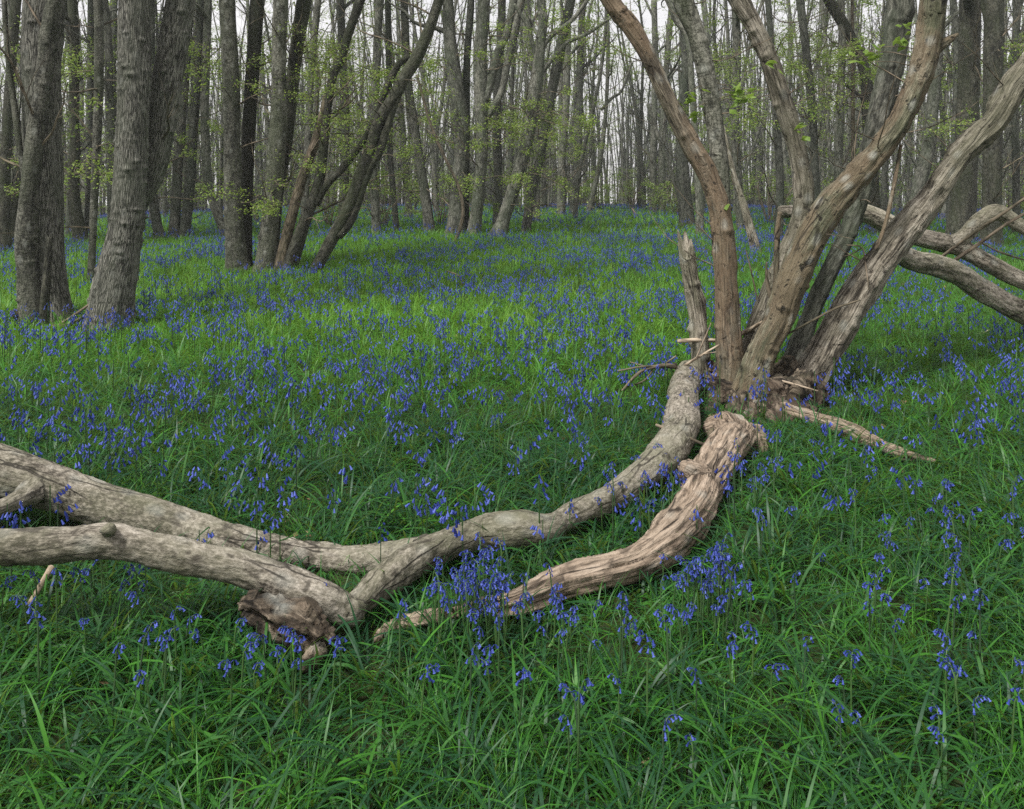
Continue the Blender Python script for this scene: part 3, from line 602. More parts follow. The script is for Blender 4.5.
# rotten chunk under the fork
def single_fused(name, label, cat, tubes, mat, voxel, disp, seed, part='trunk', group=None):
    c = tubes[0][0][len(tubes[0][0]) // 2]
    root = thing(name, (c[0], c[1], float(gz(c[0], c[1]))), label, cat, group); fused(part, M[mat], root, tubes, voxel, 3, disp, seed); return root
YQ = YM - .12
Q1 = ytube([(238, 602, 5, YQ + .02), (250, 604, 17, YQ), (266, 611, 26, YQ), (280, 618, 31, YQ), (302, 626, 32, YQ - .02), (320, 634, 20, YQ - .03), (330, 640, 8, YQ - .04)])
Q2 = ytube([(252, 602, 14, YQ), (243, 603, 10, YQ - .03), (237, 611, 5, YQ - .04), (236, 618, 2, YQ - .04)])
Q3 = ytube([(322, 634, 11, YQ - .03), (320, 644, 6, YQ - .06), (313, 655, 5, YQ - .09), (306, 667, 3, YQ - .11)])
single_fused('rotten_stump', 'rotten brown stump chunk lying beneath the fork of the smooth log', 'stump', [Q1, Q3], 'rotten', .007, [(.020, (14, 14, 5), 4, False), (.02, (28, 28, 4), 3, True), (.006, (90, 90, 12), 2, True)], 31)
R1 = gtube([(782, 409, 11), (820, 420, 14), (850, 432, 16), (880, 446, 14), (905, 455, 13), (938, 462, 6)], .8, .03)
single_fused('half_buried_log', 'low brown log half buried in grass beside the stool', 'log', [R1], 'barkless', .009, [(.02, (12, 12, 4), 4, False), (.008, (40, 40, 6), 3, True)], 37); p, r = resample(*R1, .05); disc(p, r * .8, 9)
SY = KY + 1.0
S1 = ytube([(780, 212, 9, SY), (830, 211, 15, SY), (862, 212, 19, SY), (885, 222, 20, SY), (905, 233, 18, SY), (930, 240, 18, SY), (958, 247, 18, SY), (985, 262, 17, SY), (1024, 281, 17, SY), (1080, 300, 16, SY)])
S1b = ytube([(945, 245, 16, SY), (962, 238, 15, SY - .03), (980, 221, 16, SY - .06), (996, 212, 15, SY - .08), (1010, 219, 13, SY - .1), (1026, 229, 12, SY - .12), (1070, 245, 10, SY - .15)])
S2 = ytube([(893, 250, 16, KY + .15), (912, 260, 20, KY + .35), (935, 265, 20, KY + .5), (960, 275, 21, KY + .6), (985, 292, 22, KY + .65), (1024, 313, 22, KY + .7), (1090, 345, 20, KY + .8)])
single_fused('fallen_bough', 'upper pale fallen bough with a raised elbow, propped across the leaning stems', 'fallen bough', [S1, S1b], 'log', .011, [(.016, (8, 8, 3), 4, False), (.005, (40, 40, 5), 3, True)], 41)
single_fused('fallen_bough', 'lower furrowed fallen bough sloping down behind the stoutest leaning stem', 'fallen bough', [S2], 'log', .011, [(.02, (8, 8, 3), 4, False), (.007, (40, 40, 5), 3, True)], 43)
# sticks: each one a thing
def stick(label, nodes, mat='stick', name='stick', subs=(), group=None):
    P, R = ytube(nodes); mb = MB(); tube(mb, P, R, 8, .03, lump=.18, lumpf=14, seed=int(rng.integers(999)))
    for sn in subs: tube(mb, *ytube(sn), 5, .03, lump=.15)
    c = P[0]; root = thing(name, c, label, 'stick', group); mb.build('twig' if name == 'twig_x' else 'shaft', [M[mat]], root)
stick('short dead stick lying level across the broken snag and orange stem', [(678, 341, 4, KY + .05), (700, 340, 4.5, KY + .1), (720, 340, 4, KY + .15), (745, 332, 5, KY + .1), (762, 322, 3, KY - .1)])
stick('bleached thin branch slanting over the log head below the snag', [(684, 366, 2.5, KY - .2), (700, 356, 2.5, KY - .2), (719, 345, 2, KY - .15)], subs=[[(696, 359, 2, KY - .2), (702, 345, 1.5, KY - .25), (711, 323, 1, KY - .25)], [(703, 354, 1.5, KY - .2), (716, 352, 1, KY - .2)]])
stick('spiky bundle of bare twigs poking out left of the log head', [(676, 366, 6, KY - .2), (660, 366, 4, KY - .25), (640, 372, 3, KY - .3), (622, 391, 2.5, KY - .35)], 'twig', subs=[[(660, 366, 3, KY - .25), (640, 367, 2, KY - .3), (618, 371, 1.5, KY - .3)], [(655, 366, 2, KY - .25), (645, 380, 2, KY - .3), (630, 386, 1.5, KY - .3)], [(650, 368, 2, KY - .2), (630, 362, 1, KY - .25)], [(665, 364, 2, KY - .2), (676, 356, 1.5, KY - .25)]])
stick('brown stick lying across the smooth log just above the barkless knob', [(656, 425, 3.5, Mn[0][3][1] - .12), (680, 434, 3.5, Mn[0][3][1] - .2), (705, 445, 3, Mn[0][3][1] - .24)], 'twig')
stick('pale leaning stick standing in grass beneath the raised limb', [(28, 606, 5, YM + .1), (38, 590, 5, YM + .12), (52, 566, 6, YM + .15)])
stick('long thin twig resting across the foot of the stoutest leaning stem', [(784, 336, 2, KY - .2), (810, 322, 2.5, KY - .3), (834, 309, 2.5, KY - .4), (860, 300, 1.5, KY - .4)], 'twig')
stick('brown straight stick leaning up from the stoutest stem', [(876, 250, 4, KY - .3), (886, 222, 4, KY - .3), (894, 185, 4, KY - .25), (901, 145, 3.5, KY - .2)], 'stripped')
stick('upper of two long grey sticks sloping up from the fallen bough elbow', [(940, 258, 3, SY - .2), (975, 232, 3.5, SY - .25), (1005, 212, 3, SY - .3), (1040, 188, 2.5, SY - .35)], 'twig')
stick('lower of two long grey sticks sloping up from the fallen bough elbow', [(955, 260, 4, SY - .25), (980, 243, 3.5, SY - .3), (1005, 225, 3, SY - .35), (1040, 205, 2.5, SY - .4)], 'twig')
stick('thin twig sloping down behind the bough elbow over the grass', [(980, 242, 2, SY - .1), (1000, 252, 2, SY - .1), (1024, 260, 1.5, SY - .1)], 'twig')
g1 = Yg(975, 340); stick('pale twig lying on grass beyond the stool toward the edge', [(962, 343, 2, g1), (975, 336, 2.2, g1 + .1), (992, 329, 1.6, g1 + .2)])
g1 = Yg(795, 395); stick('thin pale twig poking from the stool foot over the grass', [(782, 381, 2.5, KY - .35), (800, 386, 2.2, KY - .4), (818, 391, 1.5, KY - .45)])
g1 = Yg(470, 285); stick('small dark bent twig standing up in the clearing grass', [(463, 290, 2, g1), (460, 277, 2, g1), (447, 271, 1.5, g1)], 'twig')
g1 = Yg(70, 330); stick('upper pale stick propped between the two large trunks', [(52, 330, 3, g1), (70, 318, 3, g1), (90, 304, 2.5, g1 + .1)], 'twig')
stick('lower grey stick in the heap between the two large trunks', [(50, 326, 4, g1 - .1), (68, 325, 4, g1 - .1), (88, 314, 3, g1)], 'twig')
stick('short broken log end beside the crooked smooth stem', [(22, 322, 6, g1 + .2), (18, 316, 9, g1 + .1), (14, 311, 9, g1 + .1)], 'rotten')
g1 = Yg(630, 350) ; stick('thin bent dead stem rising between the wiry dead trunk and pale stem', [(758, 330, 1.5, KY + 1.2), (757, 300, 1.5, KY + 1.2), (752, 275, 1.5, KY + 1.2), (746, 250, 1.2, KY + 1.2)], 'twig')
stick('dark wiry twig hanging between the two leaning stems', [(846, 245, 1.2, KY + .2), (862, 248, 1.5, KY), (866, 268, 1.5, KY - .1), (869, 290, 1.2, KY - .2)], 'twig', subs=[[(862, 248, 1.3, KY), (850, 255, 1.2, KY), (842, 256, 1, KY)], [(846, 252, 1, KY), (850, 268, 1, KY)]])
g1 = Yg(895, 306); stick('thin dark twig lying on grass under the stoutest leaning stem', [(878, 302, 1.5, g1), (900, 301, 1.8, g1), (925, 308, 1.2, g1)], 'twig')
g1 = Yg(600, 212) ; stick('tiny pale snapped stub standing in the far bluebells', [(637, 219, 3, Yg(637, 219)), (634, 212, 2.5, Yg(637, 219)), (632, 208, 1.5, Yg(637, 219))])
print('logs', time.time() - T0)

# ------------------------------------------------------------------ far wood: prototypes copied as individuals
def pole_proto(i, kind):
    rs = np.random.default_rng(100 + i); mb = MB(); mc = MB()
    nst = 1 if kind != 'clump' else int(rs.integers(2, 4))
    for s in range(nst):
        H = rs.uniform(9, 13); r = rs.uniform(.045, .115) if nst == 1 else rs.uniform(.04, .08)
        az = rs.uniform(0, 6.28); lean = rs.uniform(.0, .09) if nst == 1 else rs.uniform(.08, .25)
        n = 9; P = []; p = np.array([math.cos(az), math.sin(az), 0]) * (0 if nst == 1 else .18) + [0, 0, -.2]
        d = np.array([math.cos(az) * lean, math.sin(az) * lean, 1.])
        for k in range(n + 1):
            P.append(p.copy()); p = p + d * H / n; d = d + np.append(rs.normal(0, .075, 2) - d[:2] * .15, 0)
        P = np.array(P); R = r * np.linspace(1, .35, n + 1); R[0] *= 1.15
        P2, R2 = tube(mb, P, R, 8, .3, lump=.1, seed=i, flare=.3, lobes=3, smin=.2)
        for k in range(int(rs.integers(14, 24))):
            t = rs.uniform(.1, .95); q = int(t * (len(P2) - 1)); a = rs.uniform(0, 6.28)
            limb(mb, P2[q], [math.cos(a), math.sin(a), rs.uniform(.3, 1.6)], rs.uniform(.8, 2.6) * (1.2 - .6 * t), R2[q] * rs.uniform(.2, .45), rs, nseg=4)
        for k in range(int(rs.integers(8, 15))):
            q = int(rs.uniform(.06, .95) * (len(P2) - 1)); a = rs.uniform(0, 6.28)
            spray(mc, P2[q], [math.cos(a), math.sin(a), rs.uniform(-.05, .5)], rs.uniform(.7, 1.6), int(rs.integers(30, 90)), .055, rs, tint0=rs.uniform(.35, .65))
    return mb.mesh('trunk', []), mc.mesh('crown', [M['twig'], M['leaf']], smooth=False)
protos = [pole_proto(i, 'clump' if i % 3 == 2 else 'pole') for i in range(21)]
first = True
for tm, cm in protos: tm.materials.append(M['far'])
dark_meshes = {}
REG = [(-999, 100, 'thin pole tree in the dim wood behind the two large ridged trunks'), (100, 215, 'thin pole tree in the wood beyond the dark second stem'), (215, 420, 'thin pole tree in the crowded wood behind the many stemmed coppice clump'),
       (420, 580, 'thin pole tree in the wood behind the middle coppice trees'), (580, 700, 'thin dark pole tree against the bright far gap'), (700, 860, 'thin pole tree in the wood behind the fan of the broken stool'), (860, 9999, 'thin pole tree in the wood beyond the fallen boughs')]
placed = []; nfar = 0
rsf = np.random.default_rng(21)
tries = 0
while nfar < 285 and tries < 20000:
    tries += 1
    px = rsf.uniform(-40, 1064); Rr = 32 - 8 * float(sstep(.2, .55, -(px - 512) / F)) - 4 * float(sstep(.2, .55, (px - 512) / F))
    Y = rsf.uniform(Rr - 8, Rr + 30)
    gap = 575 < px < 700
    if gap and Y < 31: continue
    if 410 < px < 575 and Y < 24: continue
    x = (px - CX) / F * Y
    if any((x - a) ** 2 + (Y - b) ** 2 < .8 for a, b in placed): continue
    placed.append((x, Y)); nfar += 1
    i = int(rsf.integers(len(protos))); tm, cm = protos[i]
    if gap and i % 3 == 2: i = (i + 1) % 21; tm, cm = protos[i]
    dk = rsf.random() < (.7 if gap else .3)
    if dk:
        if i not in dark_meshes: dark_meshes[i] = tm.copy(); dark_meshes[i].materials.clear(); dark_meshes[i].materials.append(M['fardark'])
        tm = dark_meshes[i]
    lab = next(l for a, b, l in REG if a <= px < b)
    o = thing('pole_tree', (x, Y, float(gz(x, Y)) - .03), lab, 'tree', 'pole trees of the far wood')
    s = rsf.uniform(.85, 1.2) * (.8 if gap else 1.); o.scale = (s, s, s * rsf.uniform(.95, 1.1)); o.rotation_euler = (0, 0, rsf.uniform(0, 6.28))
    link('trunk', tm, o); link('crown', cm, o)
print('far', time.time() - T0, nfar)

def far_wood():
    rs = np.random.default_rng(8); Vs, Qs, Ts, Bs, Cs, MQ, MT = [], [], [], [], [], [], []; nv = 0; pr = []
    for i in range(10):
        mb = MB(); H = rs.uniform(9, 13); n = 6; p = np.array([0, 0, -.3]); d = np.array([*rs.normal(0, .05, 2), 1.]); P = []
        for k in range(n + 1): P.append(p.copy()); p = p + d * H / n; d = d + np.append(rs.normal(0, .03, 2), 0)
        P2, R2 = tube(mb, P, rs.uniform(.06, .11) * np.linspace(1, .3, n + 1), 6, .8)
        for k in range(14):
            q = int(rs.uniform(.1, .95) * (len(P2) - 1)); a = rs.uniform(0, 6.28); limb(mb, P2[q], [math.cos(a), math.sin(a), rs.uniform(.3, 1.5)], rs.uniform(.8, 2.2), R2[q] * .35, rs, nseg=3, depth=1 if k < 5 else 0)
        m = 90; hz = rs.uniform(.8, H, m); a = rs.uniform(0, 6.28, m); r = rs.uniform(.2, 1.4, m)
        leaf_batch(mb, np.stack([np.cos(a) * r, np.sin(a) * r, hz], -1), .09, np.clip(rs.normal(.5, .2, m), 0, 1), 1, rs=rs)
        pr.append((np.concatenate(mb.V), np.concatenate(mb.Q), np.concatenate(mb.T), np.concatenate(mb.B), np.concatenate(mb.C), np.concatenate(mb.qm), np.concatenate(mb.tm)))
    for k in range(1150):
        Y = rs.uniform(46, 100); px = rs.uniform(-80, 1104); x = (px - CX) / F * Y; v, q, t, b, c, mq, mt = pr[rs.integers(10)]
        a = rs.uniform(0, 6.28); cs, sn = math.cos(a), math.sin(a); W = v @ np.array([[cs, sn, 0], [-sn, cs, 0], [0, 0, 1]]) + [x, Y, float(gz(x, Y))]
        Vs.append(W); Qs.append(q + nv); Ts.append(t + nv); Bs.append(b); Cs.append(c); MQ.append(mq); MT.append(mt); nv += len(v)
    me = make_mesh('far_wood', np.concatenate(Vs), np.concatenate(Qs), np.concatenate(Ts), {'bark': np.concatenate(Bs), 'tint': np.concatenate(Cs)}, [M['fardark'], M['leaf']], np.concatenate(MQ + MT), smooth=False)
    tag(link('far_wood', me), 'distant mass of thin trunks and twigs against the pale sky', 'wood', kind='stuff')
far_wood()
# low leafy bushes at the far edge
for lab, px, py, w, h in [('small yellow green bush by the slender pole at the bright gap', 603, 213, 40, 34), ('round yellow green bush beside the pale double trunk', 676, 217, 26, 40), ('fresh green bush low in the gap among far dark poles', 632, 212, 34, 40), ('leafy green bush in the shade behind the coppice clump', 385, 228, 50, 60), ('leafy bush growing behind the thin dead pole', 440, 226, 40, 50), ('low green bush between the two large trunks', 70, 232, 30, 60), ('green bush under the pale curved stem in the distance', 770, 225, 40, 60), ('green bush far beyond the twin dark trunks', 1008, 228, 34, 40), ('pale green bush beyond the fanned stems', 330, 228, 36, 50)]:
    Y = Yg(px, py); c = wp(px, py, Y); rs = np.random.default_rng(px); root = thing('bush', c, lab, 'bush'); ms, mf = MB(), MB(); W, H = w * Y / F / 2, h * Y / F
    for k in range(16):
        a = rs.uniform(0, 6.28); q = c + [math.cos(a) * W * rs.uniform(.2, 1), math.sin(a) * W * .6, H * rs.uniform(.4, 1)]
        tube(ms, [c + [0, 0, -.1], (c + q) / 2 + rs.normal(0, .1, 3), q], [.014, .01, .005], 4, .3)
        for _ in range(2): spray(mf, q - [0, 0, rs.uniform(0, .3 * H)], [math.cos(a), math.sin(a), .3], rs.uniform(.4, .8), 40, .055, rs, tint0=.4)
    ms.build('stem', [M['twig']], root); mf.build('foliage', [M['twig'], M['leaf']], root, smooth=False)

# ------------------------------------------------------------------ grass
DISC = np.array(GROUND_DISCS)
def free(x, y, k=1.):
    ok = np.ones(len(x), bool)
    cell = {}
    for (a, b, r) in DISC:
        cell.setdefault((int(a // .5), int(b // .5)), []).append((a, b, r))
    ix = np.floor(x / .5).astype(int); iy = np.floor(y / .5).astype(int)
    key = ix * 100003 + iy
    order = np.argsort(key); ks = key[order]
    for (cx_, cy_), L in cell.items():
        for dx in (-1, 0, 1):
            for dy in (-1, 0, 1):
                kk = (cx_ + dx) * 100003 + cy_ + dy
                a, b = np.searchsorted(ks, kk), np.searchsorted(ks, kk + 1)
                if b > a:
                    sel = order[a:b]
                    for (p, q, r) in L: ok[sel] &= (x[sel] - p) ** 2 + (y[sel] - q) ** 2 > (r * k) ** 2
    return ok
def scatter(y0, y1, dens, rs, um=.74):
    A = um * (y1 ** 2 - y0 ** 2); n = int(A * dens)
    y = np.sqrt(rs.uniform(y0 ** 2, y1 ** 2, n)); x = rs.uniform(-um, um, n) * y
    return x, y
def blades(x, y, L, wd, th0, bend, az, tint, nseg, rs):
    n = len(x); z = gz(x, y) - .01
    p = np.stack([x, y, z], -1); dirh = np.stack([np.cos(az), np.sin(az), np.zeros(n)], -1); side = np.stack([-np.sin(az), np.cos(az), np.zeros(n)], -1)
    side = side + np.stack([np.zeros(n), np.zeros(n), rs.normal(0, .35, n)], -1); side /= np.linalg.norm(side, axis=1)[:, None]
    V = np.empty((n, nseg + 1, 2, 3), np.float32)
    for k in range(nseg + 1):
        t = k / nseg; w = wd * (.65 + .5 * t if t < .5 else (1 - t) * 1.8 + .02) * .5
        V[:, k, 0] = p - side * w[:, None]; V[:, k, 1] = p + side * w[:, None]
        a = th0 + bend * (k + .5) / nseg
        p = p + (dirh * np.sin(a)[:, None] + np.array([0, 0, 1]) * np.cos(a)[:, None]) * (L / nseg)[:, None]
    b = (np.arange(n) * (nseg + 1) * 2)[:, None, None]; k = np.arange(nseg)[None, :, None] * 2
    Q = (b + k + np.array([0, 1, 3, 2])[None, None]).reshape(-1, 4)
    return V.reshape(-1, 3), Q, np.repeat(tint, (nseg + 1) * 2)
rg = np.random.default_rng(5)
VV, QQ, TT = [], [], []; nv = 0
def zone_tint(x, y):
    """fresh yellow-green grass in the clearing, blue-green bluebell leaves near and at the side; foreground shade is painted in too"""
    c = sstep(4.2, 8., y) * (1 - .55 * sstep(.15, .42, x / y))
    return .09 + .53 * c + .20 * fbm2(x, y, .5, 9, 3)  # lower tint close to the camera also puts canopy shade into blade colour
def add_blades(y0, y1, dens, nseg, Lr, wr, tuft=0., um=.74, tn=.14, bendr=(.5, 1.7), th=(.05, .5), sparse=0., dt=0., out=.55):
    global nv
    if tuft:
        cx_, cy_ = scatter(y0, y1, dens / tuft, rg, um); per = rg.poisson(tuft, len(cx_)); per = np.maximum(per, 3)
        i = np.repeat(np.arange(len(cx_)), per); n = len(i)
        a = rg.uniform(0, 6.28, n); rr = np.abs(rg.normal(0, .035, n)); x = cx_[i] + np.cos(a) * rr; y = cy_[i] + np.sin(a) * rr
        pref = rg.uniform(0, 6.28, len(cx_))[i]; az = np.where(rg.random(n) < out, a, pref + rg.normal(0, .5, n)); sz = rg.uniform(.7, 1.25, len(cx_))[i]; tt = rg.normal(0, .09, len(cx_))[i]
    else:
        x, y = scatter(y0, y1, dens, rg, um); n = len(x); az = rg.uniform(0, 6.28, n); sz = np.ones(n); tt = 0
    if sparse:
        keep = fbm2(x, y, .9, 31, 3) > -.75 + rg.normal(0, .12, n) * sparse
        x, y, az, sz = x[keep], y[keep], az[keep], sz[keep]; tt = tt[keep] if np.ndim(tt) else tt; n = len(x)
    ok = free(x, y, 1.05); x, y, az, sz = x[ok], y[ok], az[ok], sz[ok]; tt = tt[ok] if np.ndim(tt) else tt; n = len(x)
    L = rg.uniform(*Lr, n) * sz * np.where(free(x, y + .10, 1.35) & free(x, y + .22, 1.1), 1., .5); wd = rg.uniform(*wr, n)
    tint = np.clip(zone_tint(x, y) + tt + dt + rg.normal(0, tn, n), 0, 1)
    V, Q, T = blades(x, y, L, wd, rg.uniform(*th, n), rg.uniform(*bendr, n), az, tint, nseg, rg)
    VV.append(V); QQ.append(Q + nv); TT.append(T); nv += len(V)
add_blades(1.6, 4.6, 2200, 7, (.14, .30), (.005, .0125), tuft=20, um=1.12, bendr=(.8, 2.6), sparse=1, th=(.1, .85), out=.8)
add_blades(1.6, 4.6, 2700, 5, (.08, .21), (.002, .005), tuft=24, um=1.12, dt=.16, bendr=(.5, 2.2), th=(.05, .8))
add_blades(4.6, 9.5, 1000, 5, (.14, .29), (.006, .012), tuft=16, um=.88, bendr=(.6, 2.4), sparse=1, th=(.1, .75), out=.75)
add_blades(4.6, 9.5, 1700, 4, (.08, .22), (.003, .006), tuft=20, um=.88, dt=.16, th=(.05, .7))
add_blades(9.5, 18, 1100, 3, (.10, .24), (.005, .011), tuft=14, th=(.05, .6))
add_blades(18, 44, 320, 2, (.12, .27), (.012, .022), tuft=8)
V = np.concatenate(VV); Q = np.concatenate(QQ); T = np.concatenate(TT)
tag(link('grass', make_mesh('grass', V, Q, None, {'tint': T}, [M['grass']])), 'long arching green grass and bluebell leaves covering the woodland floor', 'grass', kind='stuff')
print('grass', len(Q), time.time() - T0)
# dead leaves and straw between the blades
x, y = scatter(1.8, 14, 10, rg); k = rg.random(len(x)) < .35; x, y = x[k], y[k]
for (px, py, n, sp) in [(735, 405, 90, .25), (800, 410, 60, .2), (715, 400, 60, .2), (660, 372, 30, .15), (850, 470, 60, .2), (60, 330, 40, .3), (290, 520, 40, .15), (930, 285, 60, .4)]:
    c = gp(px, py); x = np.append(x, c[0] + rg.normal(0, sp, n)); y = np.append(y, c[1] + rg.normal(0, sp, n))
mb = MB(); leaf_batch(mb, np.stack([x, y, gz(x, y) + rg.uniform(.0, .03, len(x))], -1), .05, rg.uniform(0, 1, len(x)), 0, flat=.5, rs=rg)
tag(mb.build('dead_leaves', [M['litter']], smooth=False), 'dry brown dead leaves scattered between grass blades', 'leaf litter', kind='stuff')

# ------------------------------------------------------------------ bluebells
def bell_verts(o, d, L, r, ns):
    d = d / np.linalg.norm(d); u = np.cross(d, [.31, .2, 1.]); u /= np.linalg.norm(u); w = np.cross(d, u)
    th = np.arange(ns) / ns * 2 * np.pi
    rows = [(0, .45), (.25, .95), (.7, .85), (1., 1.7)] if ns > 4 else [(0, .5), (.5, 1.), (1., 1.45)]
    V = np.concatenate([o + d * L * a + (np.cos(th)[:, None] * u + np.sin(th)[:, None] * w) * r * b for a, b in rows])
    i = np.arange((len(rows) - 1) * ns).reshape(-1, ns); j = np.roll(i, -1, 1)
    return V, np.stack([i, j, j + ns, i + ns], -1).reshape(-1, 4)
def bell_plant(seed, ns=6, nb=(6, 12), big=.68):
    rs = np.random.default_rng(seed); H = rs.uniform(.19, .31); az = rs.uniform(0, 6.28); h = np.array([math.cos(az), math.sin(az), 0])
    P = np.array([[0, 0, -.02], h * .01 + [0, 0, H * .5], h * .014 + [0, 0, H * .85], h * .028 + [0, 0, H * .97], h * .05 + [0, 0, H * .985]])
    ms, mf = MB(), MB(); tube(ms, P, [.0034, .003, .0026, .002, .0012], 5, .05, tint=rs.uniform(.1, .9))
    n = int(rs.integers(*nb)); Pd, _ = resample(P, np.ones(5), .01)
    for k in range(n):
        t = .79 + .21 * k / n; o = Pd[int(t * (len(Pd) - 1))]; a = az + rs.normal(0, 1.3); e = np.array([math.cos(a), math.sin(a), rs.uniform(-.2, .2)])
        q = o + e * rs.uniform(.008, .018); d = np.array([math.cos(a) * .5, math.sin(a) * .5, -1.]) + rs.normal(0, .15, 3)
        tube(mf, [o, (o + q) / 2 + [0, 0, .004], q], [.0013, .0012, .001], 3, .02, tint=.1)
        V, Q = bell_verts(q, d, rs.uniform(.015, .021) * big * (1.1 - .35 * k / n), .0036 * big * 1.15, ns); mf.add(V, Q, None, V, np.full(len(V), np.clip(rs.normal(.5, .25), 0, 1)))
    return ms, mf
bp = []
for i in range(14):
    ms, mf = bell_plant(500 + i); bp.append((ms.mesh('stem', [M['bellstem']]), mf.mesh('flower_head', [M['bell']])))
# (px, py of the plant foot, count, spread px x, y, label)
CL = [(476, 646, 58, 38, 34, 'bluebell in the dense clump standing in front of the forked smooth log'),
      (545, 650, 10, 20, 20, 'bluebell before the thin middle of the barkless log'),
      (706, 630, 38, 36, 34, 'bluebell in the clump below the bend of the barkless log'),
      (645, 520, 22, 50, 26, 'bluebell between the smooth log and the barkless log'),
      (765, 500, 14, 36, 30, 'bluebell beside the knobbly end of the barkless log'),
      (80, 640, 24, 110, 50, 'bluebell in the grass under the raised limb of the smooth log'),
      (215, 720, 20, 170, 64, 'bluebell near the rotten stump in the shady grass'),
      (290, 490, 6, 140, 26, 'bluebell behind the raised limbs of the smooth log'),
      (440, 490, 6, 120, 26, 'bluebell behind the swollen middle of the smooth log'),
      (880, 560, 40, 150, 70, 'bluebell in the long grass past the barkless log'),
      (930, 710, 24, 120, 80, 'bluebell in the near corner grass'),
      (560, 730, 40, 220, 74, 'bluebell dotted in the near grass in front of the barkless log'),
      (840, 420, 6, 90, 26, 'bluebell near the half buried log beside the stool'),
      (690, 408, 6, 40, 20, 'bluebell at the foot of the broken stool')]
rb = np.random.default_rng(77); nb_ = 0; D2 = DISC
for (px, py, n, sx, sy, lab) in CL:
    for k in range(n):
        for _ in range(20):
            qx, qy = px + rb.normal(0, sx * .6), min(py + rb.normal(0, sy * .6), 850)
            if not (-20 < qx < 1044): continue
            Y = Yg(qx, qy); x = (qx - CX) / F * Y
            if np.all((DISC[:, 0] - x) ** 2 + (DISC[:, 1] - Y) ** 2 > (DISC[:, 2] * 1.1) ** 2): break
        o = thing('bluebell', (x, Y, float(gz(x, Y))), lab, 'flower', 'near bluebells'); sm, fm = bp[int(rb.integers(len(bp)))]
        s = rb.uniform(.68, 1.02); o.scale = (s, s, s); o.rotation_euler = (rb.normal(0, .06), rb.normal(0, .06), rb.uniform(0, 6.28)); nb_ += 1
        link('stem', sm, o); link('flower_head', fm, o)
print('bluebells near', nb_)
# the carpet: everything beyond as one mass
def carpet(y0, y1, dens, kind, um=.74):
    x, y = scatter(y0, y1, dens, rb, um); u = x / y
    f = fbm2(x, y, .75, 51, 4) + .4 * fbm2(x, y, 2.4, 53, 2)
    thr = -.13 + .26 * sstep(5.5, 9.5, y) - .18 * sstep(15, 24, y)
    thr = thr + .10 * sstep(.12, .3, u) * sstep(16, 10, y)
    keep = (f + rb.normal(0, .15, len(x)) > thr) | (rb.random(len(x)) < .10); x, y = x[keep], y[keep]
    ok = free(x, y, 1.1); return x[ok], y[ok]
def mass(name, label, zones):
    Vs, Qs, Ts, MI = [], [], [], []; nv = 0
    for (y0, y1, dens, tmpl) in zones:
        x, y = carpet(y0, y1, dens, None); n = len(x); z = gz(x, y); t = rb.integers(0, len(tmpl), n); az = rb.uniform(0, 6.28, n); s = rb.uniform(.75, 1.12, n); tn = rb.normal(0, .15, n)
        for k, (tv, tq, tt, tm) in enumerate(tmpl):
            i = np.where(t == k)[0]; m = len(i)
            if not m: continue
            c, sn = np.cos(az[i]), np.sin(az[i])
            X = (tv[None, :, 0] * c[:, None] - tv[None, :, 1] * sn[:, None]) * s[i][:, None] + x[i][:, None]
            Yy = (tv[None, :, 0] * sn[:, None] + tv[None, :, 1] * c[:, None]) * s[i][:, None] + y[i][:, None]
            Z = tv[None, :, 2] * s[i][:, None] + z[i][:, None]
            Vs.append(np.stack([X, Yy, Z], -1).reshape(-1, 3).astype(np.float32)); Qs.append((tq[None] + (np.arange(m) * len(tv))[:, None, None]).reshape(-1, 4) + nv)
            Ts.append(np.clip(tt[None] + tn[i][:, None], 0, 1).ravel()); MI.append(np.tile(tm, m)); nv += m * len(tv)
        print(name, y0, n)
    me = make_mesh(name, np.concatenate(Vs), np.concatenate(Qs), None, {'tint': np.concatenate(Ts)}, [M['bell'], M['bellstem']], np.concatenate(MI))
    tag(link(name, me), label, 'flowers', kind='stuff')
def tmpl(seed, ns, nb, big, stem_seg):
    rs = np.random.default_rng(seed); H = rs.uniform(.19, .31); V, Q, T, Mi = [], [], [], []; n = 0
    w = .003 if big < 1.6 else .005
    sv = np.array([[-w, 0, 0], [w, 0, 0], [w * .7, 0, H], [-w * .7, 0, H], [0, -w, 0], [0, w, 0], [0, w * .7, H], [0, -w * .7, H]]); V.append(sv); Q.append(np.array([[0, 1, 2, 3], [4, 5, 6, 7]])); T.append(np.full(8, .5)); Mi += [1, 1]; n = 8
    az = rs.uniform(0, 6.28)
    for k in range(nb):
        a = az + rs.normal(0, 1.); t = k / nb; rr = rs.uniform(.012, .04) * (1.15 if big > 1 else .8); o = np.array([math.cos(a) * rr, math.sin(a) * rr, H * (.76 + .26 * t)]) + [math.cos(az) * .05 * t * t, math.sin(az) * .05 * t * t, 0]
        v, q = bell_verts(o, np.array([math.cos(a) * .5, math.sin(a) * .5, -1.]) + rs.normal(0, .2, 3), .019 * big, .0042 * big, ns); V.append(v); Q.append(q + n); T.append(np.full(len(v), np.clip(rs.normal(.5, .25), 0, 1))); Mi += [0] * len(q); n += len(v)
    return np.concatenate(V), np.concatenate(Q), np.concatenate(T), np.array(Mi)
mass('bluebells', 'carpet of violet blue bluebells drifting across the clearing to the far trees',
     [(3.0, 9, 72, [tmpl(i, 4, 8, .95, 2) for i in range(10)]), (9, 17, 64, [tmpl(20 + i, 3, 6, 1.2, 1) for i in range(8)]), (17, 44, 22, [tmpl(40 + i, 3, 4, 1.5, 1) for i in range(6)])])
print('bells', time.time() - T0)

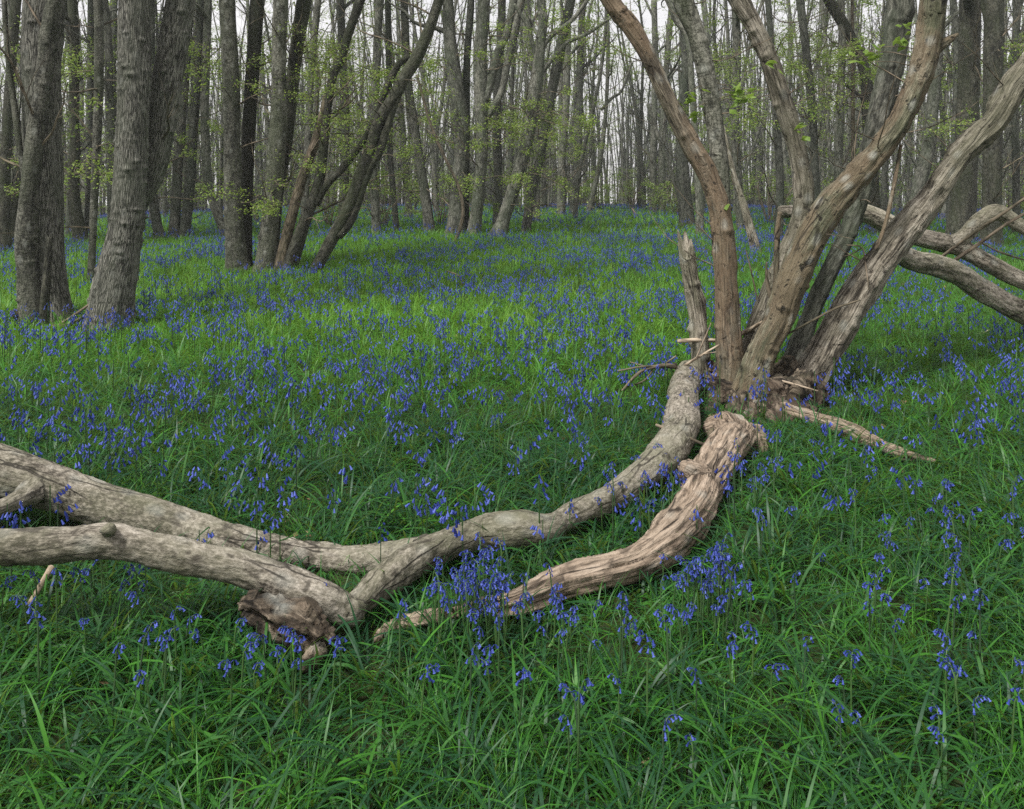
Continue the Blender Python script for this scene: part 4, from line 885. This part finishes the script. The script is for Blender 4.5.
# ------------------------------------------------------------------ woodland air
HAZE = .0013
if HAZE:
    x0, x1, y0, y1, z0, z1 = -130., 130., -12., 125., -8., 22.
    me = make_mesh('haze', [(x, y, z) for x in (x0, x1) for y in (y0, y1) for z in (z0, z1)], [(0, 1, 3, 2), (4, 6, 7, 5), (0, 4, 5, 1), (2, 3, 7, 6), (0, 2, 6, 4), (1, 5, 7, 3)], smooth=False)
    t = NT('woodland_air'); v = t.n('ShaderNodeVolumePrincipled', {'Color': (.93, .95, .97, 1), 'Density': HAZE, 'Anisotropy': .2}); t.n('ShaderNodeOutputMaterial', {'Volume': v.outputs[0]}); me.materials.append(t.mat)
    tag(link('haze', me), kind='stuff')
# ------------------------------------------------------------------ sky, sun, camera
w = bpy.data.worlds.new('World'); scene.world = w; w.use_nodes = True; nt = w.node_tree; nt.nodes.clear()
SUN_EL, SUN_AZ = math.radians(57), math.radians(224)     # azimuth clockwise from +Y
sky = nt.nodes.new('ShaderNodeTexSky'); sky.sky_type = 'NISHITA'; sky.sun_disc = False; sky.sun_elevation = SUN_EL; sky.sun_rotation = SUN_AZ; sky.air_density = 1.5; sky.dust_density = 4.; sky.ozone_density = 1.
tc = nt.nodes.new('ShaderNodeTexCoord'); nz = nt.nodes.new('ShaderNodeTexNoise'); nz.inputs['Scale'].default_value = 2.5; nz.inputs['Detail'].default_value = 5
nt.links.new(tc.outputs['Generated'], nz.inputs['Vector'])
rp = nt.nodes.new('ShaderNodeValToRGB'); rp.color_ramp.elements[0].color = (9.8, 9.6, 9.8, 1); rp.color_ramp.elements[1].color = (11.8, 11.5, 11.6, 1); rp.color_ramp.elements[0].position = .3; rp.color_ramp.elements[1].position = .7
nt.links.new(nz.outputs['Fac'], rp.inputs['Fac'])
mx = nt.nodes.new('ShaderNodeMix'); mx.data_type = 'RGBA'; mx.inputs[0].default_value = .85
nt.links.new(sky.outputs[0], mx.inputs[6]); nt.links.new(rp.outputs[0], mx.inputs[7])
bg = nt.nodes.new('ShaderNodeBackground'); bg.inputs['Strength'].default_value = .05; nt.links.new(mx.outputs[2], bg.inputs['Color'])
wo = nt.nodes.new('ShaderNodeOutputWorld'); nt.links.new(bg.outputs[0], wo.inputs['Surface'])
sd = bpy.data.lights.new('Sun', 'SUN'); sd.energy = 2.7; sd.angle = math.radians(10); sd.color = (1., .98, .95)
so = bpy.data.objects.new('sun', sd); COL.objects.link(so)
dirv = Vector((math.sin(SUN_AZ) * math.cos(SUN_EL), math.cos(SUN_AZ) * math.cos(SUN_EL), math.sin(SUN_EL)))
so.rotation_euler = dirv.to_track_quat('Z', 'Y').to_euler(); so.location = dirv * 50
cd = bpy.data.cameras.new('Camera'); co = bpy.data.objects.new('camera', cd); COL.objects.link(co); scene.camera = co
co.location = (0, 0, CAMZ); co.rotation_euler = (math.pi / 2, 0, 0); cd.sensor_width = 36; cd.lens = 36 * F / 1024; cd.shift_y = -(404.5 - HY) / 1024; cd.clip_end = 4000; cd.clip_start = .05
vs = scene.view_settings; scene.display_settings.display_device = 'sRGB'; vs.view_transform = 'Standard'; vs.look = 'None'; vs.exposure = 1.05; vs.gamma = 1.; vs.use_curve_mapping = False
scene.render.engine = 'CYCLES'; cy = scene.cycles
cy.max_bounces = 6; cy.diffuse_bounces = 3; cy.glossy_bounces = 2; cy.transmission_bounces = 3; cy.transparent_max_bounces = 4; cy.caustics_reflective = False; cy.caustics_refractive = False
cy.use_denoising = False
try: cy.denoiser = 'OPENIMAGEDENOISE'; cy.denoising_input_passes = 'RGB_ALBEDO_NORMAL'
except Exception as e: print(e)
scene.render.use_persistent_data = False
print('done', time.time() - T0)
